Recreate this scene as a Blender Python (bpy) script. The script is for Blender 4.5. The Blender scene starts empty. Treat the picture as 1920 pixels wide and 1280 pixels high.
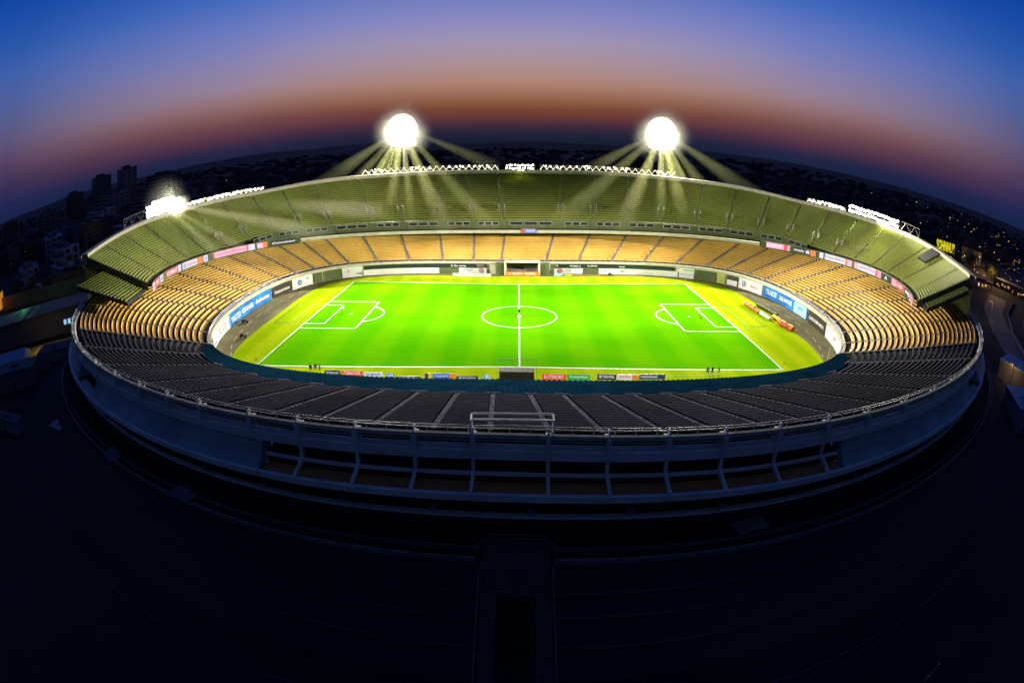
import bpy, math, random
from mathutils import Vector, Matrix, noise
random.seed(7)
sc = bpy.context.scene
COL = sc.collection
PI = math.pi
R = math.radians

# ------------------------------------------------------------------ materials
def nodes_of(name):
    m = bpy.data.materials.new(name); m.use_nodes = True
    nt = m.node_tree; nt.nodes.clear()
    out = nt.nodes.new('ShaderNodeOutputMaterial')
    return m, nt, out

def mat(name, col, rough=.7, var=.25, scale=.6, metal=0.0, col2=None, bump=0.0, detail=4, spec=.3):
    """surface with a patchy, worn colour"""
    m, nt, out = nodes_of(name)
    b = nt.nodes.new('ShaderNodeBsdfPrincipled')
    b.inputs['Roughness'].default_value = rough
    b.inputs['Metallic'].default_value = metal
    b.inputs['Specular IOR Level'].default_value = spec
    tc = nt.nodes.new('ShaderNodeTexCoord')
    nz = nt.nodes.new('ShaderNodeTexNoise'); nz.inputs['Scale'].default_value = scale
    nz.inputs['Detail'].default_value = detail; nz.inputs['Roughness'].default_value = .65
    nt.links.new(tc.outputs['Object'], nz.inputs['Vector'])
    rp = nt.nodes.new('ShaderNodeValToRGB')
    rp.color_ramp.elements[0].position = .3; rp.color_ramp.elements[1].position = .7
    c2 = col2 or tuple(c*(1+var) for c in col)
    rp.color_ramp.elements[0].color = (*[c*(1-var) for c in col], 1)
    rp.color_ramp.elements[1].color = (*c2, 1)
    nt.links.new(nz.outputs['Fac'], rp.inputs['Fac'])
    nt.links.new(rp.outputs['Color'], b.inputs['Base Color'])
    if bump:
        bp = nt.nodes.new('ShaderNodeBump'); bp.inputs['Strength'].default_value = bump
        nt.links.new(nz.outputs['Fac'], bp.inputs['Height']); nt.links.new(bp.outputs['Normal'], b.inputs['Normal'])
    nt.links.new(b.outputs[0], out.inputs['Surface'])
    return m

def emit(name, col, strength, base=(.02, .02, .02)):
    m, nt, out = nodes_of(name)
    b = nt.nodes.new('ShaderNodeBsdfPrincipled')
    b.inputs['Base Color'].default_value = (*base, 1)
    b.inputs['Emission Color'].default_value = (*col, 1)
    b.inputs['Emission Strength'].default_value = strength
    b.inputs['Roughness'].default_value = .5
    nt.links.new(b.outputs[0], out.inputs['Surface'])
    m.cycles.emission_sampling = 'NONE'
    return m

def turf(name, ca, cb, stripe_w, amt, along='X'):
    m, nt, out = nodes_of(name)
    b = nt.nodes.new('ShaderNodeBsdfPrincipled'); b.inputs['Roughness'].default_value = .9
    b.inputs['Specular IOR Level'].default_value = 0
    tc = nt.nodes.new('ShaderNodeTexCoord')
    sx = nt.nodes.new('ShaderNodeSeparateXYZ'); nt.links.new(tc.outputs['Object'], sx.inputs[0])
    mm = nt.nodes.new('ShaderNodeMath'); mm.operation = 'MULTIPLY'; mm.inputs[1].default_value = PI/stripe_w
    nt.links.new(sx.outputs[along], mm.inputs[0])
    sn = nt.nodes.new('ShaderNodeMath'); sn.operation = 'SINE'; nt.links.new(mm.outputs[0], sn.inputs[0])
    mr = nt.nodes.new('ShaderNodeMapRange'); mr.inputs['From Min'].default_value = -.5; mr.inputs['From Max'].default_value = .5
    mr.inputs['To Min'].default_value = .5-amt; mr.inputs['To Max'].default_value = .5+amt
    nt.links.new(sn.outputs[0], mr.inputs['Value'])
    n1 = nt.nodes.new('ShaderNodeTexNoise'); n1.inputs['Scale'].default_value = .045; n1.inputs['Detail'].default_value = 7
    n1.inputs['Roughness'].default_value = .62
    mp = nt.nodes.new('ShaderNodeMapping'); mp.inputs['Scale'].default_value = (.55, 1.8, 1)
    nt.links.new(tc.outputs['Object'], mp.inputs['Vector']); nt.links.new(mp.outputs[0], n1.inputs['Vector'])
    n2 = nt.nodes.new('ShaderNodeTexNoise'); n2.inputs['Scale'].default_value = 2.2; n2.inputs['Detail'].default_value = 3
    nt.links.new(tc.outputs['Object'], n2.inputs['Vector'])
    a1 = nt.nodes.new('ShaderNodeMath'); a1.operation = 'MULTIPLY_ADD'; a1.inputs[1].default_value = 1.5; a1.inputs[2].default_value = -.75
    nt.links.new(n1.outputs['Fac'], a1.inputs[0])
    a2 = nt.nodes.new('ShaderNodeMath'); a2.operation = 'ADD'
    nt.links.new(a1.outputs[0], a2.inputs[0]); nt.links.new(mr.outputs[0], a2.inputs[1])
    a3 = nt.nodes.new('ShaderNodeMath'); a3.operation = 'MULTIPLY_ADD'; a3.inputs[1].default_value = .35; a3.inputs[2].default_value = -.17
    nt.links.new(n2.outputs['Fac'], a3.inputs[0])
    a4 = nt.nodes.new('ShaderNodeMath'); a4.operation = 'ADD'; a4.use_clamp = True
    nt.links.new(a2.outputs[0], a4.inputs[0]); nt.links.new(a3.outputs[0], a4.inputs[1])
    mx = nt.nodes.new('ShaderNodeMix'); mx.data_type = 'RGBA'
    mx.inputs['A'].default_value = (*ca, 1); mx.inputs['B'].default_value = (*cb, 1)
    nt.links.new(a4.outputs[0], mx.inputs['Factor'])
    nt.links.new(mx.outputs['Result'], b.inputs['Base Color'])
    nt.links.new(b.outputs[0], out.inputs['Surface'])
    return m

def seatmat(name, col, var, rough=.55, spec=.12):
    """moulded seats: colour differs a little from seat to seat and from row to row"""
    m, nt, out = nodes_of(name)
    b = nt.nodes.new('ShaderNodeBsdfPrincipled'); b.inputs['Roughness'].default_value = rough
    b.inputs['Specular IOR Level'].default_value = spec
    tc = nt.nodes.new('ShaderNodeTexCoord')
    n = nt.nodes.new('ShaderNodeTexNoise'); n.inputs['Scale'].default_value = 1.3; n.inputs['Detail'].default_value = 5
    n.inputs['Roughness'].default_value = .75
    n2 = nt.nodes.new('ShaderNodeTexNoise'); n2.inputs['Scale'].default_value = .07; n2.inputs['Detail'].default_value = 3
    nt.links.new(tc.outputs['Object'], n.inputs['Vector']); nt.links.new(tc.outputs['Object'], n2.inputs['Vector'])
    ad = nt.nodes.new('ShaderNodeMath'); ad.operation = 'ADD'
    nt.links.new(n.outputs['Fac'], ad.inputs[0]); nt.links.new(n2.outputs['Fac'], ad.inputs[1])
    rp = nt.nodes.new('ShaderNodeValToRGB'); e = rp.color_ramp.elements
    hf = nt.nodes.new('ShaderNodeMath'); hf.operation = 'MULTIPLY'; hf.inputs[1].default_value = .5
    nt.links.new(ad.outputs[0], hf.inputs[0])
    e[0].position = .36; e[1].position = .64
    e[0].color = (*[c*(1-var) for c in col], 1); e[1].color = (*[min(1, c*(1+var)) for c in col], 1)
    nt.links.new(hf.outputs[0], rp.inputs['Fac']); nt.links.new(rp.outputs['Color'], b.inputs['Base Color'])
    nt.links.new(b.outputs[0], out.inputs['Surface'])
    return m

def mist(name, col, dens, shape, aniso=.0):
    """mist put in as a light beam or lamp glow, thinning out towards the edge of its body; the body is a unit cone (apex at the origin, along +z) or a unit ball"""
    m, nt, out = nodes_of(name); L = nt.links
    v = nt.nodes.new('ShaderNodeVolumeScatter')
    v.inputs['Color'].default_value = (*col, 1); v.inputs['Anisotropy'].default_value = aniso
    tc = nt.nodes.new('ShaderNodeTexCoord')
    def mth(op, a, b=None, clamp=False):
        n = nt.nodes.new('ShaderNodeMath'); n.operation = op; n.use_clamp = clamp
        for i, x in enumerate((a, b)):
            if x is None: continue
            if isinstance(x, (int, float)): n.inputs[i].default_value = x
            else: L.new(x, n.inputs[i])
        return n.outputs[0]
    sp = nt.nodes.new('ShaderNodeSeparateXYZ'); L.new(tc.outputs['Object'], sp.inputs[0])
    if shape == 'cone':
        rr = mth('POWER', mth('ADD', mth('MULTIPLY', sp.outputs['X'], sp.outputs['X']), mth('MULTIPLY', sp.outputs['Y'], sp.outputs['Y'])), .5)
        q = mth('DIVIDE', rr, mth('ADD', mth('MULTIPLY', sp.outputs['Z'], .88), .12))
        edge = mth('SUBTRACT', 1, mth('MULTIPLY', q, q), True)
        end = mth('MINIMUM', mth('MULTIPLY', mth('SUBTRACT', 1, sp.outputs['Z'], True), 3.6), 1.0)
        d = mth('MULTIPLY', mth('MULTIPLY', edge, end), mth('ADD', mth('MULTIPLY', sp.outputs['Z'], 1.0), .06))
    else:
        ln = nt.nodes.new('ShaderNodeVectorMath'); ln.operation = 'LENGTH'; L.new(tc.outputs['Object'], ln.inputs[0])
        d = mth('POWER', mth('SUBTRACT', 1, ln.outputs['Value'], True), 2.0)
    L.new(mth('MULTIPLY', d, dens), v.inputs['Density']); L.new(v.outputs[0], out.inputs['Volume'])
    return m

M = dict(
 lit_ad_white=emit('lit_ad_white', (0.8, 0.8, 0.85), .75),  # glow added to the board colours, as the near faces get no floodlight
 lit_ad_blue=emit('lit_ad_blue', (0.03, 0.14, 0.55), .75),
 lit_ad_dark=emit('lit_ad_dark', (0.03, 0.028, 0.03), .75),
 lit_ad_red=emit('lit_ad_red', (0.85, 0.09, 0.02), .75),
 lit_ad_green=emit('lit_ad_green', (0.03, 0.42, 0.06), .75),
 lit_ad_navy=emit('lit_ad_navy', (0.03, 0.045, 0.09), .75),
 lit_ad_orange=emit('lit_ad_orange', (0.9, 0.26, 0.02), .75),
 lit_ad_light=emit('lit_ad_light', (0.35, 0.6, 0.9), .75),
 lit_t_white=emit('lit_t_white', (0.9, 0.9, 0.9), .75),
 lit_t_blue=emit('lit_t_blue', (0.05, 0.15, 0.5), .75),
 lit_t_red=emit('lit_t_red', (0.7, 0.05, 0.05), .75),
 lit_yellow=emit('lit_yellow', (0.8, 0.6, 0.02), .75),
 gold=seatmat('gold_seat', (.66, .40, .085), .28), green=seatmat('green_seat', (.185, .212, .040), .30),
 dark=seatmat('charcoal_seat', (.074, .072, .080), .4, .95, 0), conc_d=mat('dark_concrete', (.055, .046, .030), .9, .35, .8, spec=0),
 railing_blue=mat('dull_blue_paint', (.17, .16, .17), .7, .4, .6), town=mat('town_roof', (.045, .042, .05), .9, .5, .02), town2=mat('town_wall', (.06, .045, .045), .9, .4, .02), ustair=mat('tier_stair', (.20, .21, .10), .9, .3, 1.2, spec=0), conc_n=mat('grey_concrete', (.052, .052, .057), .95, .5, .9, spec=0), conc_s=mat('stair_concrete', (.24, .22, .22), .9, .85, 2.2, spec=0), conc=mat('concrete', (.22, .20, .17), .85, .3, .7), pale=mat('pale_concrete', (.58, .53, .40), .8, .18, .5),
 white=mat('white_paint', (.72, .72, .70), .5, .08, .4), facade_dark=mat('darker_panel', (.40, .42, .46), .7, .35, .12, detail=7), facade=mat('painted_facade', (.78, .76, .74), .6, .22, .25),  # blank panels get a darker, patchier tone than the facade
 fdark=mat('shade_dark_concrete', (.035, .037, .042), .8, .3, .4), brown=mat('brown_paving', (.62, .22, .08), .8, .3, .8),  # near-black tone puts the shade of recesses and undersides into the colour
 glass=mat('dark_glass', (.02, .03, .04), .12, .2, .3), steel=mat('galvanised_steel', (.42, .42, .42), .45, .2, 1.0, .3),
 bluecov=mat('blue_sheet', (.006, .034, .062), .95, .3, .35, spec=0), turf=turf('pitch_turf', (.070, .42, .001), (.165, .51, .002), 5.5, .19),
 runoff=turf('runoff_turf', (.29, .50, .001), (.50, .62, .010), 3.2, .22), paint=mat('line_paint', (.82, .84, .78), .7, .06, 1.0),
 paintp=mat('faded_line', (.42, .48, .10), .8, .15, 1.0), paintd=mat('dark_line', (.09, .14, .012), .8, .2, 1.0),
 track=mat('running_track', (.175, .150, .048), .9, .4, .12, detail=8), wallgreen=mat('green_panel', (.10, .13, .05), .7, .2, .5),
 cream=mat('cream_render', (.62, .58, .44), .75, .14, .5), black=mat('black_metal', (.015, .015, .017), .5, .2, 1.0),
 ad_white=mat('white_board', (.80, .80, .80), .45, .04, .3), ad_blue=mat('blue_board', (.016, .11, .48), .4, .35, .12, col2=(.03, .26, .66)),
 ad_dark=mat('dark_board', (.045, .038, .028), .45, .15, .3), ad_red=mat('red_board', (.62, .07, .025), .45, .1, .3),
 ad_green=mat('green_board', (.03, .38, .06), .45, .1, .3), ad_navy=mat('navy_board', (.035, .05, .09), .45, .12, .3),
 ad_orange=mat('orange_board', (.75, .22, .03), .45, .1, .3), ad_light=mat('light_blue_board', (.35, .55, .85), .45, .1, .3),
 t_white=mat('white_letter', (.85, .85, .85), .5, .03, .5), t_red=mat('red_letter', (.60, .05, .05), .5, .05, .5),
 t_blue=mat('blue_letter', (.05, .20, .55), .5, .05, .5), t_black=mat('black_letter', (.02, .02, .02), .5, .05, .5),
 t_pink=mat('pink_letter', (.75, .20, .28), .5, .05, .5),
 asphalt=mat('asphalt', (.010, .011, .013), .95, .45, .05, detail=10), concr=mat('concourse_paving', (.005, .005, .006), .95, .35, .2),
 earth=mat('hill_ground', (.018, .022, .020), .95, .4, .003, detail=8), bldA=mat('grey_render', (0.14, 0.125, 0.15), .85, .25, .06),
 bldB=mat('brick_red', (0.13, 0.085, 0.085), .9, .3, .08), bldC=mat('blue_grey_render', (0.24, 0.235, 0.27), .85, .2, .05),
 bldD=mat('orange_render', (0.26, 0.14, 0.1), .85, .25, .06), bldE=mat('pale_render', (0.38, 0.36, 0.4), .85, .2, .06),
 roofb=mat('roof_sheet', (.09, .09, .10), .8, .35, .08), wind=mat('window_dark', (.012, .014, .02), .2, .3, .3),
 leaf=mat('leaf', (.035, .055, .018), .8, .4, .4), bark=mat('bark', (.06, .045, .03), .9, .3, 1.0),
 skin=mat('skin', (.45, .26, .18), .6, .08, 2.0), kitb=mat('black_kit', (.015, .015, .018), .8, .2, 2.0),
 kitw=mat('white_kit', (.75, .75, .75), .8, .06, 2.0), hair=mat('dark_hair', (.02, .014, .01), .8, .2, 5.0),
 yellow=mat('yellow_sheet', (.62, .42, .02), .6, .2, .8), orange=mat('orange_sheet', (.55, .16, .02), .6, .2, .8),
 tent=mat('pale_blue_canvas', (.34, .42, .52), .7, .1, .2), lampwhite=emit('lamp_face', (1.0, .97, .82), 9),
 string=emit('string_light', (1.0, .93, .62), 2.2), led_red=emit('screen_red', (1.0, .10, .10), .85),
 led_white=emit('screen_white', (.86, .80, 1.0), .95), led_pink=emit('screen_pink', (1.0, .42, .60), .95),
 led_orange=emit('screen_orange', (1.0, .22, .03), .95), led_blue=emit('screen_blue', (.42, .42, 1.0), .7),
 led_black=emit('screen_black', (.10, .14, .10), .10), lt_white=emit('screen_text_white', (1, .92, 1), 1.3),
 lt_red=emit('screen_text_red', (.9, .06, .16), .8), lt_dark=emit('screen_text_dark', (.1, .05, .12), .2),
 win_blue=emit('window_cool', (.40, .75, 1.0), .8), win_warm=emit('window_warm', (1.0, .50, .10), .45),
 sign_gold=emit('billboard_gold', (1.0, .42, .02), .45), sign_yel=emit('sign_yellow', (1.0, .85, .02), .9),
 cl_warm=emit('city_lamp_warm', (1.0, .50, .14), 1.6), cl_white=emit('city_lamp_white', (1.0, .85, .75), 1.6),
 cl_blue=emit('city_lamp_blue', (.22, .30, 1.0), 1.3), shop=emit('shop_front', (1.0, .72, .62), 1.0),
 greenroof=mat('green_canopy', (.06, .40, .12), .7, .35, .12), yfloor=mat('yellow_lit_floor', (.55, .40, .05), .8, .25, .2),
)

# ------------------------------------------------------------------ mesh helpers
class MB:
    def __init__(s): s.v = []; s.f = []; s.m = []
    def quad(s, a, b, c, d, m=0):
        i = len(s.v); s.v += [tuple(a), tuple(b), tuple(c), tuple(d)]; s.f.append((i, i+1, i+2, i+3)); s.m.append(m)
    def tri(s, a, b, c, m=0):
        i = len(s.v); s.v += [tuple(a), tuple(b), tuple(c)]; s.f.append((i, i+1, i+2)); s.m.append(m)
    def poly(s, pts, m=0):
        i = len(s.v); s.v += [tuple(p) for p in pts]; s.f.append(tuple(range(i, i+len(pts)))); s.m.append(m)
    def grid(s, rows, m=0, closed=False, mf=None):
        """rows: list of equal length point lists"""
        i0 = len(s.v); n = len(rows[0])
        for r in rows: s.v += [tuple(p) for p in r]
        for a in range(len(rows)-1):
            for b in range(n if closed else n-1):
                b2 = (b+1) % n
                s.f.append((i0+a*n+b, i0+a*n+b2, i0+(a+1)*n+b2, i0+(a+1)*n+b)); s.m.append(mf(a, b) if mf else m)
    def box(s, x0, x1, y0, y1, z0, z1, m=0, M_=None):
        P = [Vector((x, y, z)) for z in (z0, z1) for y in (y0, y1) for x in (x0, x1)]
        if M_: P = [M_ @ p for p in P]
        i = len(s.v); s.v += [tuple(p) for p in P]
        for f in ((0, 2, 3, 1), (4, 5, 7, 6), (0, 1, 5, 4), (2, 6, 7, 3), (0, 4, 6, 2), (1, 3, 7, 5)):
            s.f.append(tuple(i+k for k in f)); s.m.append(m)
    def tube(s, pts, r, n=6, m=0, r2=None):
        pts = [Vector(p) for p in pts]; rows = []
        for k, p in enumerate(pts):
            d = (pts[min(k+1, len(pts)-1)]-pts[max(k-1, 0)]).normalized()
            u = d.cross(Vector((0, 0, 1)))
            if u.length < .01: u = Vector((1, 0, 0))
            u.normalize(); w = u.cross(d)
            rr = r if r2 is None else r+(r2-r)*k/(len(pts)-1)
            rows.append([p+rr*(math.cos(2*PI*j/n)*u+math.sin(2*PI*j/n)*w) for j in range(n)])
        s.grid(rows, m, closed=True)
        s.poly(rows[0][::-1], m); s.poly(rows[-1], m)
    def build(s, name, mats, parent=None, smooth=False):
        me = bpy.data.meshes.new(name); me.from_pydata(s.v, [], s.f)
        for m in (mats if isinstance(mats, (list, tuple)) else [mats]): me.materials.append(m)
        me.polygons.foreach_set('material_index', s.m)
        if smooth: me.polygons.foreach_set('use_smooth', [True]*len(s.f))
        me.update()
        o = bpy.data.objects.new(name, me); COL.objects.link(o)
        if parent: o.parent = parent
        return o

def tag(o, label=None, cat=None, group=None, kind=None):
    if label: o['label'] = label
    if cat: o['category'] = cat
    if group: o['group'] = group
    if kind: o['kind'] = kind
    return o
def thing(name, label, cat, loc=(0, 0, 0), rz=0, group=None, kind=None):
    o = bpy.data.objects.new(name, None); COL.objects.link(o)
    o.location = loc; o.rotation_euler = (0, 0, rz); o.empty_display_size = .5
    return tag(o, label, cat, group, kind)
def part(o, label): o['label'] = label; return o
def copy_tree(o, parent=None):
    c = o.copy(); COL.objects.link(c); c.parent = parent
    for ch in list(o.children): copy_tree(ch, c)
    return c
def text_mesh(body, bold=0.0):
    cu = bpy.data.curves.new('lettering', 'FONT'); cu.body = body; cu.size = 1.0; cu.offset = bold; cu.resolution_u = 2
    ob = bpy.data.objects.new('lettering', cu); COL.objects.link(ob)
    dg = bpy.context.evaluated_depsgraph_get(); dg.update()
    me = bpy.data.meshes.new_from_object(ob.evaluated_get(dg))
    bpy.data.objects.remove(ob); bpy.data.curves.remove(cu)
    return me
def lettering(body, fn, w, h, material, parent, bold=.012, name='lettering'):
    """flat letters laid onto a surface: fn(u metres from left, v metres from bottom) -> point"""
    me = text_mesh(body, bold)
    xs = [v.co.x for v in me.vertices]; ys = [v.co.y for v in me.vertices]
    x0, x1, y0, y1 = min(xs), max(xs), min(ys), max(ys)
    for v in me.vertices:
        v.co = fn((v.co.x-x0)/(x1-x0)*w, (v.co.y-y0)/(y1-y0)*h)
    me.materials.clear(); me.materials.append(material)
    o = bpy.data.objects.new(name, me); COL.objects.link(o); o.parent = parent
    return o

# ------------------------------------------------------------------ rings of the bowl (metres, angle in degrees: 90 = far side)
def ring(t, cx, cy, a, b, k):
    t = R(t); c, s = math.cos(t), math.sin(t)
    return Vector((cx+a*(k*c-(k-1)*c**3), cy+b*(k*s-(k-1)*s**3), 0))
def I_(t): return ring(t, 2, 0, 73.5, 52, 1.25)
def O_(t): return ring(t, 5, 0, 124, 84, 1.0)
def U0(t): return ring(t, 5, 0, 98.5, 63, 1.0)
def U1(t): return ring(t, 4, 0, 120, 95, 1.0)
def outward(fn, t):
    d = fn(t+.2)-fn(t-.2); d.normalize(); return Vector((d.y, -d.x, 0))
def off(fn, t, d): return fn(t)+outward(fn, t)*d
def lerp(a, b, u): return a+(b-a)*u
def interp(x, xs, ys):
    if x <= xs[0]: return ys[0]
    for i in range(1, len(xs)):
        if x <= xs[i]:
            u = (x-xs[i-1])/(xs[i]-xs[i-1]); u = u*u*(3-2*u)*.5+u*.5
            return lerp(ys[i-1], ys[i], u)
    return ys[-1]
def smooth(x, a, b):
    u = max(0, min(1, (x-a)/(b-a))); return u*u*(3-2*u)
def zrim(t):
    s = math.sin(R(t)); return interp(s, [-.34, -.28, .2, .58, .84, 1], [23.0, 23.4, 26.3, 27.7, 30.3, 31.6])-.012*max(0, U1(t).x-30)
def L_(t):      # back of the lower tier
    w = smooth(math.sin(R(t)), -.30, .35)
    return lerp(off(O_, t, -2.0), ring(t, 5, 0, 106, 73, 1.05), w)
def zL(t): return 11.1+2.3*smooth(math.sin(R(t)), -.30, .35)
def V(p, z): return Vector((p.x, p.y, z))
def frange(a, b, step):
    n = max(1, round(abs(b-a)/step)); return [a+(b-a)*i/n for i in range(n+1)]
T_A, T_B = 215.0, -38.5        # gold seats run from T_B round the far side to T_A
UA, UB = 194.5, -18.5          # upper tier, its ends skewed in plan
def skew(t): return t+4.2*smooth(t, 180, 194.5)-8.6*smooth(-t, 2, 18.5)
def Pin(t): return V(off(I_, t, .7), 4.0)
def Plow(t, u):
    a, b = Pin(t), V(L_(t), zL(t)); return lerp(a, b, u)

def sweep(ts, prof, m=0, mb=None, mf=None):
    """prof: list of functions t -> point"""
    mb = mb or MB(); mb.grid([[f(t) for t in ts] for f in prof], m, mf=mf); return mb

# ------------------------------------------------------------------ stadium
ST = thing('stadium', 'large oval football stadium with gold lower seats and green upper tier', 'stadium', (0, 0, 0))

def seat_block(P, ta, tb, n, u0, u1, seat, step=1.2, gap=.55, label=None, du=.9, seath=.40, backh=.86, bench=False, tread='conc_d', frac=.60):
    """terrace of n rows between the aisles at ta and tb (ta > tb), P(t,u) the bare slope"""
    mb = MB(); J = max(3, int(abs(ta-tb)/step))
    rows = []; mats = []
    def line(u, dz):
        # keep the aisle free
        wa = (P(ta-.1, u)-P(ta, u)).length/.1; wb = (P(tb+.1, u)-P(tb, u)).length/.1
        a, b = ta-gap/max(wa, .2), tb+gap/max(wb, .2)
        out = []
        for j in range(J+1):
            t = lerp(a, b, j/J); uu = u
            p = P(t, uu); out.append(Vector((p.x, p.y, p.z+dz)))
        return out
    uu0 = u0; 
    tm = (ta+tb)/2
    Lm = (P(tm, 1)-P(tm, 0)); run = math.hypot(Lm.x, Lm.y)
    for k in range(n):
        ua = lerp(u0, u1, k/n); ub = lerp(u0, u1, (k+1)/n); pit = (ub-ua)*run
        sd = min(du, pit*frac)/run                      # seat depth
        rise = P(tm, ub).z-P(tm, ua).z
        us = ub-sd
        def dz(u, z): return z-(u-ua)/(ub-ua)*rise     # height above the row's tread
        if bench: prof = ((ua, 0, 0), (us, 0, 0), (us, seath, 1), (lerp(us, ub, .62), seath+.04, 0), (lerp(us, ub, .66), 0.02, 0), (ub, 0, 0))
        else: prof = ((ua, 0, 0), (us, 0, 0), (us+.06*sd, seath, 1), (us+.62*sd, seath-.03, 1), (us+.80*sd, backh, 1), (us+.90*sd, backh-.02, 1), (ub-.005*sd, rise*.2, 0))
        for (u, z, mm) in prof:
            rows.append(line(u, dz(u, z))); mats.append(mm)
    mb.grid(rows, mf=lambda a, b: mats[a])
    o = mb.build('seat_block', [M[tread], seat], ST)
    if label: part(o, label)
    return o

def stairway(P, t, n, u0, u1, w=.5, lift=.05, m='conc', rail=True):
    mb = MB(); rows = []
    side = (P(t-.2, .5)-P(t+.2, .5)); side.z = 0; side.normalize()
    run = P(t, u1)-P(t, u0)
    for k in range(2*n):
        a = P(t, lerp(u0, u1, k/(2*n))); b = P(t, lerp(u0, u1, (k+1)/(2*n)))
        z = a.z+lift; z2 = b.z+lift
        rows.append([Vector((a.x, a.y, z+.10))-side*w, Vector((a.x, a.y, z+.10))+side*w])
        rows.append([Vector((b.x, b.y, z+.10))-side*w, Vector((b.x, b.y, z+.10))+side*w])
    mb.grid(rows)
    if rail:
        for k in range(1, n, 2):
            u = lerp(u0, u1, k/n); u2 = lerp(u0, u1, (k+.9)/n); s = random.choice((-1, 1))
            p, q = P(t, u)+side*w*s*.9, P(t, u2)+side*w*s*.9
            mb.tube([p, p+Vector((0, 0, 1.05)), q+Vector((0, 0, 1.05)), q], .045, 4)
    return mb.build('stairway', M[m], ST)

# lower tier, gold
NR = 24
low_ts = [T_A, 206.5, 198.5, 190.5, 183, 175.5, 168, 160.5, 153, 145.5, 139, 133.2, 124.6, 116.3, 108.2, 101.2, 95.1,
          85.4, 78.3, 71.0, 63.3, 54.8, 46, 38.5, 31, 23.5, 16, 8.5, 1, -6.5, -14.5, -22.5, -30.5, T_B]
for a, b in zip(low_ts[:-1], low_ts[1:]):
    seat_block(Plow, a, b, NR, .02, .985, M['gold'], step=.9, gap=.40, backh=.76, frac=.68, du=1.05, label='gold seat block of the lower tier' if a == T_A else None)
for t in low_ts: stairway(Plow, t, NR, 0, 1, w=.40, lift=.22)
# near side, charcoal, behind the blue cover
def fB(t):
    u = (t-T_A)/(321.5-T_A); return .345*max(0, math.sin(PI*max(0, min(1, u))))**.8
def Onear(t): return V(off(O_, t, -1.6), 11.1)
def Pnear(t, u): return lerp(Pin(t), Onear(t), lerp(fB(t), 1, u))
near_ts = [321.5, 313, 304, 297, 291, 286.2, 283.4, 280.6, 277.6, 274.9, 271.8, 269.1, 266.0, 263.0, 259.8, 256.7, 253.6, 250, 246, 241, 233, 224, T_A]
for a, b in zip(near_ts[:-1], near_ts[1:]):
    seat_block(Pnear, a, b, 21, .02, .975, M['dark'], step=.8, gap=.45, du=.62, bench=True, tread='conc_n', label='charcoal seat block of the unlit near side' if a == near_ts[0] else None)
for t in near_ts[1:-1]: stairway(Pnear, t, 21, 0, 1, w=.34, m='conc_s', rail=False)
# pale landings where the near stairways meet the blue cover
for t in near_ts[1:-1]:
    p = Pnear(t, 0); mb = MB(); d = (p-Pin(t)); d.z = 0
    n = outward(I_, t); s = Vector((-n.y, n.x, 0))
    Mx = Matrix.Translation(p+Vector((0, 0, .22))) @ Matrix.Rotation(math.atan2(s.y, s.x), 4, 'Z')
    mb.box(-1.2, 1.2, -.1, .1, -.1, .08, 0, Mx); mb.build('stair_landing', M['conc_s'], ST)
# blue corrugated cover over the front rows of the near side
mb = MB(); rows = [[], []]; n = 190
tsb = [T_A+1.0+(321.5-T_A-2.0)*i/(2*n) for i in range(2*n+1)]
def cover(t, u, k):
    a = Pin(t)-outward(I_, t)*.9; b = lerp(Pin(t), Onear(t), fB(t))
    p = lerp(a, b, u); p.z += -.04+(.22 if k % 2 else 0)
    return p
mb.grid([[V(cover(t, 0, i), cover(t, 0, i).z-.8) for i, t in enumerate(tsb)], [cover(t, 0, i) for i, t in enumerate(tsb)], [cover(t, .5, i) for i, t in enumerate(tsb)], [cover(t, 1, i) for i, t in enumerate(tsb)]])
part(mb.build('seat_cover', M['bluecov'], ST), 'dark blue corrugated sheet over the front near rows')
# slab under the whole lower bowl so that nothing shows through
sl = frange(-144, 216, 1.5)
def Pany(t, u):
    tt = t % 360
    return Plow(t, u) if (tt <= T_A or tt >= 321.5) else lerp(Pin(t), Onear(t), u)
sweep(sl, [lambda t, u=u: Pany(t, u)-Vector((0, 0, .35)) for u in (0, .25, .5, .75, 1)]).build('terrace_slab', M['conc_d'], ST)
# wall round the pitch, with its cream kerb on top
wl = frange(-144, 216, 1.0)
sweep(wl, [lambda t: V(off(I_, t, .3 if T_A < t % 360 < 321.5 else 0), -.1), lambda t: V(off(I_, t, .3 if T_A < t % 360 < 321.5 else 0), 3.55)]).build('pitch_wall', M['cream'], ST)
sweep(frange(T_B, T_A, 1.0), [lambda t: V(off(I_, t, -.25), 3.5), lambda t: V(off(I_, t, -.25), 4.15), lambda t: V(off(I_, t, .8), 4.15), lambda t: V(off(I_, t, .8), 3.5)]).build('wall_coping', M['pale'], ST)
# railing at the front of the lower tier
mb = MB()
for z in (4.75, 5.15): mb.tube([V(off(I_, t, .2), z) for t in frange(T_B, T_A, 1.2)], .035, 4)
for t in frange(T_B, T_A, 1.7): mb.tube([V(off(I_, t, .2), 4.1), V(off(I_, t, .2), 5.15)], .03, 4)
mb.build('front_railing', M['steel'], ST)

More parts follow.
